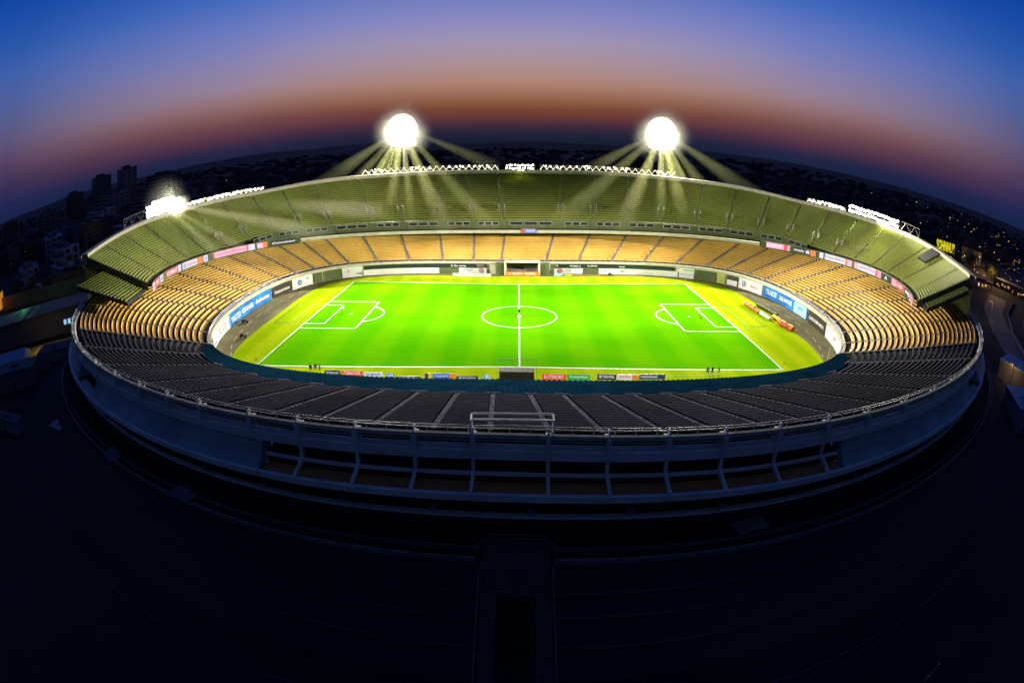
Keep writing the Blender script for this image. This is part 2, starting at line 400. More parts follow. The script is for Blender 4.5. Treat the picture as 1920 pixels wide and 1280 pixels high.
# upper tier
def s0(t): return lerp(1.2, 4.2, smooth(t, 22, 40)*(1-smooth(t, 142, 160)))
def z0(t): return lerp(13.9, 15.6, smooth(t, 22, 40)*(1-smooth(t, 142, 160)))
def Pup(t, u): return lerp(V(off(U0, skew(t), s0(t)), z0(t)), V(off(U1, t, -1.5), zrim(t)-.9), u)
NU = 21
up_ts = [UA, 187, 180, 173, 166, 159, 152, 145, 138.5, 132.0, 123.0, 116.7, 108.3, 102.1, 96.2, 84.3, 77.8, 71.4, 64.3, 56.8, 50, 43, 36, 29, 22, 15, 8, 1, -6, -12.5, UB]
for a, b in zip(up_ts[:-1], up_ts[1:]):
    seat_block(Pup, a, b, NU, .0, .99, M['green'], step=.9, gap=.34, frac=.50, backh=.94, label='green seat block of the upper tier' if a == UA else None)
for t in up_ts[1:-1]: stairway(Pup, t, NU, 0, 1, w=.36, m='ustair')
for t in (UA-.35, UB+.35): stairway(Pup, t, NU, 0, 1, w=.6, lift=.3, m='ustair')
sweep(frange(UB, UA, 2), [lambda t, u=u: Pup(t, u)-Vector((0, 0, .3)) for u in (0, .5, 1)]).build('terrace_slab', M['conc_d'], ST)
# rim parapet with broad pale coping
ut = frange(UB, UA, 1.2)
sweep(ut, [lambda t: V(off(U1, t, -1.5), zrim(t)-1.4), lambda t: V(off(U1, t, -1.45), zrim(t)+.25), lambda t: V(off(U1, t, -1.3), zrim(t)+.42), lambda t: V(off(U1, t, 1.2), zrim(t)+.42), lambda t: V(off(U1, t, 1.2), zrim(t)-1.2)]).build('rim_parapet', M['pale'], ST)
# outer back wall and dark soffit under the tier
sweep(ut, [lambda t: V(U1(t), zrim(t)-1.0), lambda t: V(U1(t), -4.2)]).build('back_wall', M['facade'], ST)
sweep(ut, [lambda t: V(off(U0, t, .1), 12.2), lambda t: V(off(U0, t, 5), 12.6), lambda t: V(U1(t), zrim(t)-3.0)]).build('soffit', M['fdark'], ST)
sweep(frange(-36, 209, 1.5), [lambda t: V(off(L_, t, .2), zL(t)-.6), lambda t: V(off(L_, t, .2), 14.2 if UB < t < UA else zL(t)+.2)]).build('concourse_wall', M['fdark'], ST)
# end walls of the upper tier
for te in (UA, UB):
    mb = MB(); us = [i/10 for i in range(11)]
    top = [Pup(te, u)+Vector((0, 0, .55)) for u in us]; d = .12*(1 if te == UA else -1)
    top = [Pup(te+d, u)+Vector((0, 0, .5)) for u in us]
    bot = [p-Vector((0, 0, lerp(2.0, 3.2, u))) for p, u in zip(top, us)]
    th = (outward(U0, te)).cross(Vector((0, 0, 1)))*(.4 if te == UA else -.4)
    mb.grid([bot, top]); mb.grid([top, [p-th for p in top]]); mb.grid([[p-th for p in top], [p-th for p in bot]])
    mb.build('end_wall', M['wallgreen'], ST)
# low wings at the two ends of the upper tier
def wing(A, B, Cc, D, nrow):
    A, B, Cc, D = (Vector(p) for p in (A, B, Cc, D))
    def P(t, u): return lerp(lerp(A, D, u), lerp(B, Cc, u), 1-t/10)
    seat_block(P, 10, 0, nrow, 0, 1, M['green'], step=1.5, gap=.3, du=1.0)
    mb = MB(); us = [i/10 for i in range(11)]; dn = Vector((0, 0, .55)); up_ = Vector((0, 0, .45))
    for t in (0, 10): mb.grid([[P(t, u)-dn for u in us], [P(t, u)+up_ for u in us]])
    for u in (0, 1): mb.grid([[P(t, u)-dn for t in (0, 5, 10)], [P(t, u)+up_ for t in (0, 5, 10)]])
    mb.grid([[P(t, u)-dn for u in us] for t in (0, 10)]); mb.build('wing_slab', M['fdark'], ST)
    mb = MB(); mb.tube([P(0, u)+Vector((0, 0, 1.15)) for u in us], .06, 5)
    for u in us: mb.tube([P(0, u), P(0, u)+Vector((0, 0, 1.15))], .045, 4)
    mb.build('wing_railing', M['steel'], ST)
wing((-90.4, -21.3, 12.6), (-90.2, -30, 11.7), (-110.7, -30, 16.6), (-103, -22.4, 18.6), 15)
wing((95.4, -29.4, 13.6), (94.8, -33.0, 12.9), (113.5, -32.6, 18.4), (112.4, -29.4, 19.6), 16)
# front fascia: pale beam in the middle, dark band with screens at the sides
ft = frange(41.7, 140, 1.0)
sweep(ft, [lambda t: V(off(U0, t, .2), 12.1), lambda t: V(off(U0, t, -.25), 12.15), lambda t: V(off(U0, t, -.25), 13.1), lambda t: V(off(U0, t, .5), 13.15), lambda t: V(off(U0, t, .5), 12.9)]).build('fascia_beam', M['pale'], ST)
for a, b in ((-27.2, 41.5), (140.2, 198.9)):
    tt = frange(a, b, 1.0)
    sweep(tt, [lambda t: V(off(U0, t, .2), 11.6), lambda t: V(off(U0, t, -.05), 11.6), lambda t: V(off(U0, t, -.05), 13.9), lambda t: V(off(U0, t, .35), 13.9), lambda t: V(off(U0, t, .35), 13.4)]).build('fascia_band', M['wallgreen'], ST)
sweep(ft, [lambda t: V(off(U0, t, .5), 12.95), lambda t: V(off(U0, t, 4.3), 13.2)]).build('walkway', M['conc_d'], ST)
# gallery wall with dark openings at the foot of the upper tier
sweep(frange(30, 150, 1.0), [lambda t: V(off(U0, t, s0(t)-.4), 12.9), lambda t: V(off(U0, t, s0(t)-.4), z0(t)+.35), lambda t: V(off(U0, t, s0(t)+.1), z0(t)+.35), lambda t: V(off(U0, t, s0(t)+.1), z0(t)-.3)]).build('gallery_wall', M['wallgreen'], ST)
for i in range(len(up_ts)-1):
    a, b = up_ts[i], up_ts[i+1]
    if not (29 <= b and a <= 152): continue
    n = 3
    for k in range(n):
        t1, t2 = lerp(a, b, .12+.76*k/n), lerp(a, b, .12+.76*(k+.86)/n)
        mb = MB(); tt = frange(t1, t2, .5)
        f = lambda d, z: [V(off(U0, t, s0(t)-.4-d), z(t)) for t in tt]
        zl = lambda t: z0(t)-1.25; zh = lambda t: z0(t)-.05
        mb.grid([f(.04, zl), f(.04, zh)]); w = mb.build('window', M['glass'], ST)
        mb = MB()
        for z in (zl, zh): mb.tube(f(.06, z), .06, 4)
        for t in (t1, t2): mb.tube([V(off(U0, t, s0(t)-.46), zl(t)), V(off(U0, t, s0(t)-.46), zh(t))], .06, 4)
        mb.build('window_frame', M['pale'], w)
# entrance cages on the upper stairways
for t in up_ts[5:26]:
    mb = MB(); n_ = outward(U0, t); s = Vector((-n_.y, n_.x, 0))
    p = Pup(t, .16); q = Pup(t, .26)
    for sg in (-1, 1):
        c = [p+s*sg*1.0, p+s*sg*1.0+Vector((0, 0, 2.2)), q+s*sg*1.0+Vector((0, 0, 1.6)), q+s*sg*1.0]
        mb.tube(c, .07, 4); mb.tube([p+s*sg+Vector((0, 0, 1.1)), q+s*sg+Vector((0, 0, .9))], .06, 4)
    mb.tube([p-s+Vector((0, 0, 2.2)), p+s+Vector((0, 0, 2.2))], .06, 4); mb.tube([q-s+Vector((0, 0, 1.6)), q+s+Vector((0, 0, 1.6))], .06, 4)
    mb.build('stair_cage', M['conc'], ST)
# dark hatch near the right end of the upper tier
mb = MB()
mb.grid([[Pup(t, u)+Vector((0, 0, 1.15)) for t in frange(-4.5, -1.2, .8)] for u in (.62, .99)])
mb.grid([[Pup(t, .62)+Vector((0, 0, 1.15)) for t in frange(-4.5, -1.2, .8)], [Pup(t, .62) for t in frange(-4.5, -1.2, .8)]])
part(mb.build('hatch', M['fdark'], ST), 'dark slab over an opening in the upper tier')

# outer rim of the lower bowl: parapet, coping and railing
ot = frange(199, 353, 1.0)
def cw(t): return .35+1.5*abs(math.cos(R(t)))**4
mb = sweep(ot, [lambda t: V(off(O_, t, -cw(t)-.25), 10.7), lambda t: V(off(O_, t, -cw(t)), 11.45), lambda t: V(off(O_, t, -cw(t)+.12), 11.55), lambda t: V(off(O_, t, .15), 11.5), lambda t: V(off(O_, t, .15), 11.0), lambda t: V(off(O_, t, -.2), 10.9)])
mb.build('bowl_parapet', M['pale'], ST)
mb = MB()
for z, d in ((12.0, -.3), (12.3, -.3)): mb.tube([V(off(O_, t, d), z) for t in ot], .065, 5)
for t in frange(203, 350, 1.05): mb.tube([V(off(O_, t, -.3), 11.5), V(off(O_, t, -.3), 12.3)], .05, 4)
mb.build('rim_railing', M['steel'], ST)
# gantry frame standing on the near rim
mb = MB(); xa, xb = -5.6, 3.4
for x in (xa, xb):
    for y in (-83.9, -82.3): mb.tube([(x, y, 11.0), (x, y, 13.15)], .1, 5)
for y in (-83.9, -82.3): mb.tube([(xa, y, 13.15), (xb, y, 13.15)], .11, 5); mb.tube([(xa, y, 12.5), (xb, y, 12.5)], .06, 5)
for x in (xa, xb): mb.tube([(x, -83.9, 13.15), (x, -82.3, 13.15)], .1, 5)
mb.build('gantry_frame', M['white'], ST)

# outer facade, storey by storey (near half)
fa = frange(190, 356, .9)
def band(name, m, pts, ts=fa): return sweep(ts, [lambda t, d=d, z=z: V(off(O_, t, d), z) for d, z in pts]).build(name, M[m], ST)
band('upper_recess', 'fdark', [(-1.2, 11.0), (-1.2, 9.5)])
band('gallery_glass', 'glass', [(-.55, 10.95), (-.55, 10.35)])
mb = MB()
for z, d in ((10.3, -.1), (10.0, -.1), (10.65, -.1)): mb.tube([V(off(O_, t, d), z) for t in fa], .055, 5)
mb.build('gallery_rail', M['facade'], ST)
band('spandrel', 'facade', [(-1.3, 9.72), (.05, 9.7), (.25, 9.6), (.25, 8.55), (-.2, 8.45), (-1.6, 8.45)])
col_ts = [190+166*i/50 for i in range(51)]
col_ts = [200, 204, 208, 212, 217, 222, 227, 232, 237, 241.5, 245.2, 248.6, 252.6, 255.8, 259.1, 262.2, 265.2, 269, 272, 275, 278, 281.3, 284.8, 288.5, 293, 298, 303, 308, 313, 318, 323, 328, 333, 338, 343]
for i, t in enumerate(col_ts):
    mb = MB(); p = off(O_, t, 0); n_ = outward(O_, t); an = math.atan2(n_.y, n_.x)
    Mx = Matrix.Translation(V(p, 0)) @ Matrix.Rotation(an, 4, 'Z')
    mb.box(-1.15, .38, -.26, .26, 8.9, 11.2, 0, Mx)
    mb.box(-.42, .22, -.1, .1, 11.2, 12.2, 0, Mx)
    mb.build('column', M['facade'], ST)
    if 253.3 < t < 286.3:
        mb = MB(); mb.box(-.45, .1, -.2, .2, 6.7, 8.5, 0, Mx); mb.build('gallery_column', M['facade'], ST)
        mb = MB()
        mb.grid([[Mx @ Vector((x, y, z)) for x, y, z in r] for r in (((.05, -.18, 7.0), (.05, .18, 7.0)), ((.3, -.18, 6.95), (.3, .18, 6.95)), ((2.35, -.18, 5.85), (2.35, .18, 5.85)), ((2.35, -.18, 5.4), (2.35, .18, 5.4)), ((.05, -.18, 6.4), (.05, .18, 6.4)))])
        for s in (-.18, .18): mb.poly([Mx @ Vector((x, s, z)) for x, z in ((.05, 6.4), (2.35, 5.4), (2.35, 5.85), (.3, 6.95), (.05, 7.0))])
        mb.build('buttress', M['facade'], ST)
gal = frange(253.4, 286.2, .9)
band('gallery_recess', 'fdark', [(-1.6, 8.5), (-1.6, 6.9)], gal)
band('gallery_floor', 'fdark', [(-1.6, 7.0), (.1, 6.98)], gal)  # dark floor colour carries the shade inside the gallery
band('gallery_beam', 'facade', [(.08, 7.0), (.16, 6.96), (.16, 6.5), (-.3, 6.48)], gal)
band('lower_glazing', 'wind', [(-.25, 6.42), (-.25, 5.5)], gal)
mb = MB()
for t in frange(253.4, 286.2, .75): mb.tube([V(off(O_, t, -.18), 5.5), V(off(O_, t, -.18), 6.4)], .04, 4)
mb.tube([V(off(O_, t, -.18), 5.95) for t in gal], .035, 4)
mb.build('glazing_bars', M['brown'], ST)
band('terrace_floor', 'brown', [(-.3, 5.52), (2.1, 5.42)], gal)
band('end_recess', 'fdark', [(-1.6, 8.6), (-1.6, 4.9)], frange(204, 240, 1)); band('end_recess', 'fdark', [(-1.6, 8.6), (-1.6, 4.9)], frange(300, 344, 1))
for a, b in ((199, 224), (231, 253.3), (286.3, 310), (316, 350)):
    tt = frange(a, b, .9)
    pp = [(.02, 8.5), (.3, 7.4), (.55, 7.38), (.95, 6.5), (1.2, 6.48), (2.0, 5.5)]
    o = band('blank_panel', 'facade_dark', [(.02, 8.5), (.3, 7.4), (.55, 7.38), (.95, 6.5), (1.2, 6.48), (2.0, 5.5)], tt)
    for t in (a, b):
        mb = MB(); mb.poly([V(off(O_, t, d), z) for d, z in pp+[(2.0, 5.45), (-1.5, 5.45), (-1.5, 8.5)]]); mb.build('panel_end', M['facade_dark'], ST)
band('edge_beam', 'facade', [(1.9, 5.55), (2.1, 5.62), (2.5, 5.6), (2.5, 4.85), (2.1, 4.8), (-.5, 4.8)])
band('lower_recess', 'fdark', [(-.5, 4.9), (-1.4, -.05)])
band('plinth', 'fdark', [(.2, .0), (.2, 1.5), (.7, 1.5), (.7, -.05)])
band('plinth_coping', 'facade', [(.1, 1.45), (.1, 1.78), (.78, 1.78), (.78, 1.48)])
for t in [207+5.1*i for i in range(27)]:
    mb = MB(); p = off(O_, t, .45); n_ = outward(O_, t)
    Mx = Matrix.Translation(V(p, 1.8)) @ Matrix.Rotation(math.atan2(n_.y, n_.x), 4, 'Z')
    mb.box(-.22, .3, -.4, .4, .25, .75, 0, Mx); mb.box(-.06, .06, -.06, .06, 0, .3, 0, Mx)
    mb.build('wall_lantern', M['bldC'], ST)
# players' tunnel in the far wall, and its cage
tun = thing('players_tunnel', 'dark covered tunnel mouth in the middle of the far wall above an orange board', 'tunnel', (1.1, 50.6, 0))
mb = MB(); mb.box(-6.2, -5.5, -1.4, 1.3, 0, 4.3); mb.box(5.5, 6.2, -1.4, 1.3, 0, 4.3); mb.box(-6.2, 6.2, -1.5, 1.3, 4.3, 4.65)
mb.build('portal_frame', M['cream'], tun)
mb = MB(); mb.box(-5.4, 5.4, .2, 1.2, 1.7, 4.2); mb.build('tunnel_mouth', M['fdark'], tun)
mb = MB(); mb.box(-5.4, 5.4, -.3, .1, 1.2, 1.9)
for i in range(22): mb.box(-5.3+i*.49, -5.0+i*.49, -.7, -.35, 1.2, 1.75)
mb.build('bench_row', M['conc'], tun)
for sx in (-1, 1):
    mb = MB()
    for k in range(7): mb.tube([(sx*(6.5+k*.45), -1.2, 0), (sx*(6.5+k*.45), -1.2, 4.0)], .06, 4)
    for z in (.1, 2, 4.0): mb.tube([(sx*6.4, -1.2, z), (sx*9.3, -1.2, z)], .07, 4)
    mb.box(min(sx*6.5, sx*9.2), max(sx*6.5, sx*9.2), -.9, 1, 0, 3.9)
    mb.build('gate_cage', M['wallgreen'], tun)

# ------------------------------------------------------------------ boards
def panel(name, label, cat, fn, ta, tb, z_lo, z_hi, d, m, group, texts=(), segs=(), thick=.10):
    """upright board following the ring from ta (left) to tb (right), d metres towards the pitch"""
    mid = (ta+tb)/2; base = V(off(fn, mid, -d), z_lo)
    root = thing(name, label, cat, base, 0, group)
    tt = frange(ta, tb, .8)
    q = lambda dd, z: [V(off(fn, t, -d-dd), z)-base for t in tt]
    mb = MB(); mb.grid([q(0, z_lo), q(0, z_hi), q(-thick, z_hi), q(-thick, z_lo)]); mb.grid([q(-thick, z_lo), q(0, z_lo)])
    for t in (ta, tb):
        a = [V(off(fn, t, -d), z_lo)-base, V(off(fn, t, -d), z_hi)-base, V(off(fn, t, -d+thick), z_hi)-base, V(off(fn, t, -d+thick), z_lo)-base]; mb.poly(a)
    mb.build('board', M[m], root)
    W = sum((off(fn, x, -d)-off(fn, y, -d)).length for x, y in zip(tt[:-1], tt[1:]))
    H = z_hi-z_lo
    def at(u, v, dd): return V(off(fn, lerp(ta, tb, u/W), -d-dd), z_lo+v)-base
    for (u0, u1, v0, v1, mm) in segs:
        mb = MB(); n = max(2, int((u1-u0)*W/1.0)); dd = .012
        mb.grid([[at(lerp(u0, u1, i/n)*W, v*H, dd) for i in range(n+1)] for v in (v0, v1)]); mb.build('panel', M[mm], root)
    for (s, u0, u1, v0, v1, mm) in texts:
        lettering(s, lambda u, v, u0=u0, v0=v0: at(u0*W+u, v0*H+v, .03), (u1-u0)*W, (v1-v0)*H, M[mm], root)
    return root
G = 'advertising boards on the wall round the pitch'
def disc(parent, c, r, nrm, m, name='emblem', ring_=None):
    mb = MB(); nrm = nrm.normalized(); s = Vector((-nrm.y, nrm.x, 0)); u = Vector((0, 0, 1)); n = 20
    P = lambda rr, k: c+rr*(math.cos(2*PI*k/n)*s+math.sin(2*PI*k/n)*u)
    if ring_: mb.grid([[P(r, k) for k in range(n)], [P(ring_, k) for k in range(n)]], closed=True)
    else: mb.poly([P(r, k) for k in range(n)])
    return mb.build(name, M[m], parent)
def emblem(root, fn, t, z, d, r, m, inner=None, ring_=None):
    c = V(off(fn, t, -d), z)-root.location
    disc(root, c, r, -outward(fn, t), m, ring_=ring_)
    if inner:
        n_ = -outward(fn, t); s = Vector((-n_.y, n_.x, 0)); mb = MB(); c = c+n_*.02
        for a, b in ((-.5, .5), (.5, -.1), (-.1, -.5)): pass
        mb.poly([c+s*x*r+Vector((0, 0, y*r)) for x, y in ((-.35, -.55), (-.1, -.55), (.35, .5), (.1, .5))]); mb.poly([c+s*x*r+Vector((0, 0, y*r)) for x, y in ((.1, -.55), (.3, -.55), (.42, 0), (.2, .1))])
        mb.build('emblem_mark', M[inner], root)
panel('advert_board', 'white board with red letters at the left end of the curved wall', 'advert board', I_, 207.5, 191.6, .15, 3.4, .3, 'ad_white', G, [('Tlurw', .08, .32, .12, .38, 't_blue'), ('#LULOR', .50, .88, .55, .78, 't_red'), ('TALCIJON', .50, .88, .25, .48, 't_red')])
panel('advert_board', 'blue board with white lettering on the left curve between white and dark boards', 'advert board', I_, 191.3, 167.6, .15, 3.45, .32, 'ad_blue', G, [('YRESTER', .05, .30, .22, .66, 't_white'), ('KERNHARK', .33, .60, .28, .70, 't_white'), ('Aechsoams', .65, .95, .34, .72, 't_white')], [(0, .015, 0, 1, 'ad_light')])
panel('advert_board', 'dark board with one pale line of lettering right of the left blue board', 'advert board', I_, 167.0, 157.6, .15, 3.3, .3, 'ad_dark', G, [('Foomommatises', .12, .90, .30, .62, 't_white')])
b = panel('advert_board', 'white board with a round blue emblem on the left curve', 'advert board', I_, 157.2, 148.0, .15, 3.4, .3, 'ad_white', G, [('ey', .70, .82, .55, .80, 't_blue')])
emblem(b, I_, 153.8, 1.75, .36, .85, 't_blue', 't_white')
b = panel('wall_gate', 'pair of olive green panels in the far left curve of the wall', 'gate', I_, 147.6, 143.9, .1, 3.3, .25, 'wallgreen', None)
panel('wall_gate', 'long olive green panel left of the far white boards', 'gate', I_, 143.3, 136.9, .1, 3.3, .25, 'wallgreen', None, (), [(0, .03, 0, 1, 'paintp')])
panel('advert_board', 'white board with small red and black script at the far left bend', 'advert board', I_, 136.5, 129.8, .15, 3.45, .3, 'ad_white', G, [('FBT', .28, .42, .45, .75, 't_pink'), ('Tneatfay', .72, .99, .14, .42, 't_black')])
panel('advert_board', 'long low white board under the dark strip, left of the far tunnel', 'advert board', I_, 129.4, 109.2, .15, 1.95, .3, 'ad_white', G, [('f', .12, .13, .35, .7, 't_blue'), ('i', .27, .275, .3, .7, 't_blue'), ('L', .42, .43, .3, .7, 't_blue'), ('a', .6, .61, .3, .6, 't_blue'), ('r', .80, .81, .3, .7, 't_blue')])
panel('wall_screen', 'dark blue strip of glazing above the long white board, left of the tunnel', 'glazed strip', I_, 129.0, 98.4, 2.15, 3.4, .28, 'glass', None, [('K De roma', .74, .85, .2, .7, 't_white')], [(.93, .985, .2, .8, 'conc')])
panel('wall_gate', 'short olive panel between two white boards left of the tunnel', 'gate', I_, 109.0, 104.8, .15, 1.95, .3, 'wallgreen', None)
b = panel('advert_board', 'white board ending in a red ring emblem left of the tunnel', 'advert board', I_, 104.6, 98.4, .15, 1.95, .32, 'ad_white', G, [('Meueoeel', .15, .50, .5, .7, 't_blue')])
emblem(b, I_, 99.6, 1.1, .38, .78, 't_red', 't_blue', .55)
b = panel('advert_board', 'white board starting with a red ring emblem right of the tunnel', 'advert board', I_, 83.6, 77.3, .15, 1.95, .32, 'ad_white', G, [('onooem', .42, .60, .5, .7, 't_blue'), ('ees', .70, .78, .5, .7, 't_blue')])
emblem(b, I_, 82.2, 1.1, .38, .78, 't_red', 't_red', .55)
panel('wall_gate', 'short olive panel between two white boards right of the tunnel', 'gate', I_, 77.1, 73.9, .15, 1.95, .3, 'wallgreen', None)
panel('advert_board', 'long low white board under the dark strip, right of the far tunnel', 'advert board', I_, 73.7, 53.6, .15, 1.95, .3, 'ad_white', G, [('oor', .06, .10, .4, .65, 't_blue'), ('EH', .26, .30, .35, .75, 't_black'), ('v', .47, .48, .35, .6, 't_pink'), ('a', .63, .64, .35, .6, 't_pink'), ('e', .78, .79, .35, .6, 't_blue')])
panel('wall_screen', 'dark blue strip of glazing above the long white board, right of the tunnel', 'glazed strip', I_, 83.6, 54.6, 2.15, 3.4, .28, 'glass', None, [('NE', .01, .03, .3, .85, 't_white'), ('Kidalicz', .12, .20, .3, .7, 't_white'), ('oz Jhakt', .25, .33, .25, .8, 't_white'), ('tommet', .50, .55, .25, .6, 't_white')])
panel('advert_board', 'white board with two thin blue lines at the far right bend', 'advert board', I_, 53.2, 48.6, .15, 3.45, .3, 'ad_white', G, [('Ihiatad Hap', .3, .92, .7, .86, 't_blue'), ('Patlennicosne Nipnmct', .05, .92, .3, .42, 't_blue')])
panel('wall_gate', 'long olive green panel right of the far white boards', 'gate', I_, 48.2, 41.0, .1, 3.3, .25, 'wallgreen', None)
panel('wall_gate', 'pale green gate panel at the start of the right curve', 'gate', I_, 40.7, 37.4, .1, 3.3, .25, 'paintp', None, (), [(.18, .24, 0, 1, 'cream')])
panel('advert_board', 'dark framed board with a white lower half on the right curve', 'advert board', I_, 36.9, 32.2, .15, 3.3, .3, 'ad_dark', G, (), [(.06, .94, .05, .55, 'ad_white')])
b = panel('advert_board', 'white board with a round blue ring and red script on the right curve', 'advert board', I_, 31.8, 21.2, .15, 3.45, .3, 'ad_white', G, [('Malarsenoor', .50, .84, .38, .60, 't_pink')])
emblem(b, I_, 29.5, 1.9, .36, .85, 't_blue', 't_blue', .62)
panel('advert_board', 'blue board with white lettering and a pale square end on the right curve', 'advert board', I_, 20.7, -2.0, .15, 3.5, .32, 'ad_blue', G, [("'TLAESE!", .06, .30, .36, .78, 't_white'), ('SOLVHOES', .36, .64, .36, .72, 't_white'), ('ye', .78, .90, .35, .75, 't_blue')], [(.69, .985, .05, .95, 'ad_light')])
panel('advert_board', 'dark board with one pale line of lettering right of the right blue board', 'advert board', I_, -2.6, -13.4, .15, 3.4, .3, 'ad_dark', G, [('LUNVASMOMON', .08, .88, .34, .62, 't_white')])
panel('advert_board', 'white board with a small pink mark at the right end of the curved wall', 'advert board', I_, -13.8, -31.0, .15, 3.4, .3, 'ad_white', G, [('BRG', .38, .50, .45, .75, 't_pink')])

# lit screens along the front of the upper tier
GS = 'lit screens along the front of the upper tier'
def screen(label, ta, tb, m, texts=(), segs=()):
    return panel('screen', label, 'screen', U0, ta, tb, 11.95, 13.75, .12, m, GS, texts, segs, .06)
screen('pale screen at the far left end of the tier front', 199.0, 195.9, 'led_white', [('III', .2, .7, .2, .8, 'lt_red')])
screen('red screen with white letters next to the left end of the tier front', 195.6, 190.6, 'led_red', [('TET', .2, .8, .25, .75, 'lt_white')])
screen('small cream screen with dark letters, third from the left end', 190.3, 188.3, 'led_white', [('AX', .15, .85, .2, .8, 'lt_dark')])
screen('red screen of white capitals with a pale end, left side', 185.7, 177.8, 'led_red', [('KTOIMRAT', .04, .76, .22, .78, 'lt_white')], [(.82, 1, 0, 1, 'led_white')])
screen('lilac screen with pink letters and an orange end, left side', 177.0, 168.6, 'led_white', [('GR', .03, .2, .2, .8, 'lt_dark'), ('Eonseodine', .26, .70, .25, .78, 'lt_red')], [(.74, 1, 0, 1, 'led_orange')])
screen('small cream and black screen between two long left screens', 168.2, 165.6, 'led_white', [('OX', .1, .5, .2, .8, 'lt_dark')], [(.6, 1, 0, 1, 'led_black')])
screen('long pink screen with white letters and a red border, left side', 164.6, 151.8, 'led_pink', [('aAnounsa EJihnnoms', .08, .78, .25, .75, 'lt_red')], [(0, .04, 0, 1, 'led_red'), (.81, .86, 0, 1, 'led_red'), (.86, 1, 0, 1, 'led_white')])
screen('short pink screen with an orange end, left of the pale beam', 151.2, 148.4, 'led_pink', [('xsa', .08, .5, .3, .7, 'lt_white')], [(.62, 1, 0, 1, 'led_orange')])
screen('black screen with a white line of letters left of the pale beam', 147.6, 141.0, 'led_black', [('ATtnmoonaimaned', .06, .94, .32, .66, 'lt_white')])
screen('pink and white screen with a red end, right of the pale beam', 40.1, 34.0, 'led_pink', [('KUONROORT', .04, .68, .24, .80, 'lt_white')], [(.74, .88, 0, 1, 'led_red'), (.88, 1, 0, 1, 'led_pink')])
screen('black screen with white letters and an orange end, right side', 33.2, 26.4, 'led_black', [('NFAADSU', .04, .46, .30, .66, 'lt_white'), ('MB', .54, .68, .2, .8, 'lt_white')], [(.72, .96, 0, 1, 'led_orange')])
screen('small plain pale screen on the right side', 25.6, 24.4, 'led_white')
screen('white screen with dark script and a red end, right side', 23.9, 14.8, 'led_white', [('IYoalinSB5JIGE', .03, .70, .28, .74, 'lt_dark')], [(.74, .82, 0, 1, 'led_red'), (.82, 1, 0, 1, 'led_pink')])
screen('white screen with purple letters and a broad red end, right side', 13.8, 2.4, 'led_white', [('MJARODDOB', .18, .72, .25, .78, 'lt_red')], [(0, .13, 0, 1, 'led_pink'), (.77, .86, 0, 1, 'led_red'), (.86, 1, 0, 1, 'led_pink')])
screen('black screen with a small white sign, right side', 2.0, -3.0, 'led_black', [('A', .3, .6, .2, .8, 'lt_white')])
screen('pink and red screen with white letters, second from the right end', -3.6, -12.6, 'led_red', [('COBMER', .36, .82, .28, .76, 'lt_white')], [(0, .32, 0, 1, 'led_pink')])
screen('pink screen with red letters at the right end of the tier front', -13.2, -26.6, 'led_black', [('MJ', .06, .36, .2, .8, 'lt_white'), ('JAE', .45, .95, .2, .8, 'lt_red')], [(.40, 1, 0, 1, 'led_pink')])
panel('screen', 'small blue white screen on the pale beam above the far middle', 'screen', U0, 92.6, 89.4, 12.2, 13.6, .34, 'led_blue', GS, [('YUCTE', .35, .9, .25, .75, 'lt_white')], [(0, .22, 0, 1, 'led_red')], .06)

# ------------------------------------------------------------------ field
def sheet(name, pts, z, m, kind='structure'):
    mb = MB(); mb.poly([(p[0], p[1], z) for p in pts]); return tag(mb.build(name, m), kind=kind)
sheet('running_track', [(off(I_, t, .5).x, off(I_, t, .5).y) for t in frange(0, 358, 2)], 0, M['track'])
def grass_edge(t, cx, cy, a, b, n):
    c, s = math.cos(R(t)), math.sin(R(t)); f = lambda v: math.copysign(abs(v)**(2/n), v)
    return (cx+a*f(c), cy+b*f(s))
sheet('pitch_surround', [grass_edge(t, 2.2, -.5, 64.8, 48.0, 4.5) for t in frange(0, 359, 1.0)], .006, M['runoff'])
HL, HW = 52.5, 36.1
mb = MB(); mb.quad((-HL, -HW, .012), (HL, -HW, .012), (HL, HW, .012), (-HL, HW, .012)); tag(mb.build('pitch', M['turf']), kind='structure')
mb = MB(); mbp = MB(); mbd = MB(); LW = .17
def seg(b, x0, y0, x1, y1, w=LW, z=.018):
    d = Vector((x1-x0, y1-y0, 0)); d.normalize(); n_ = Vector((-d.y, d.x, 0))*w; a, c = Vector((x0, y0, z))-d*w, Vector((x1, y1, z))+d*w
    b.quad(a-n_, c-n_, c+n_, a+n_)
def arc(b, cx, cy, r, a0, a1, w=LW, z=.0215):
    ts = frange(a0, a1, 4); b.grid([[(cx+(r+o)*math.cos(R(t)), cy+(r+o)*math.sin(R(t)), z) for t in ts] for o in (w, -w)])
seg(mb, -HL, -HW, HL, -HW, .24); seg(mb, -HL, HW, HL, HW); seg(mb, -HL, -HW+.3, -HL, HW-.3); seg(mb, HL, -HW+.3, HL, HW-.3); seg(mb, 0, -HW+.3, 0, HW-.3)
arc(mb, 0, 0, 9.85, 0, 360); arc(mb, 0, 0, .35, 0, 360, .3)
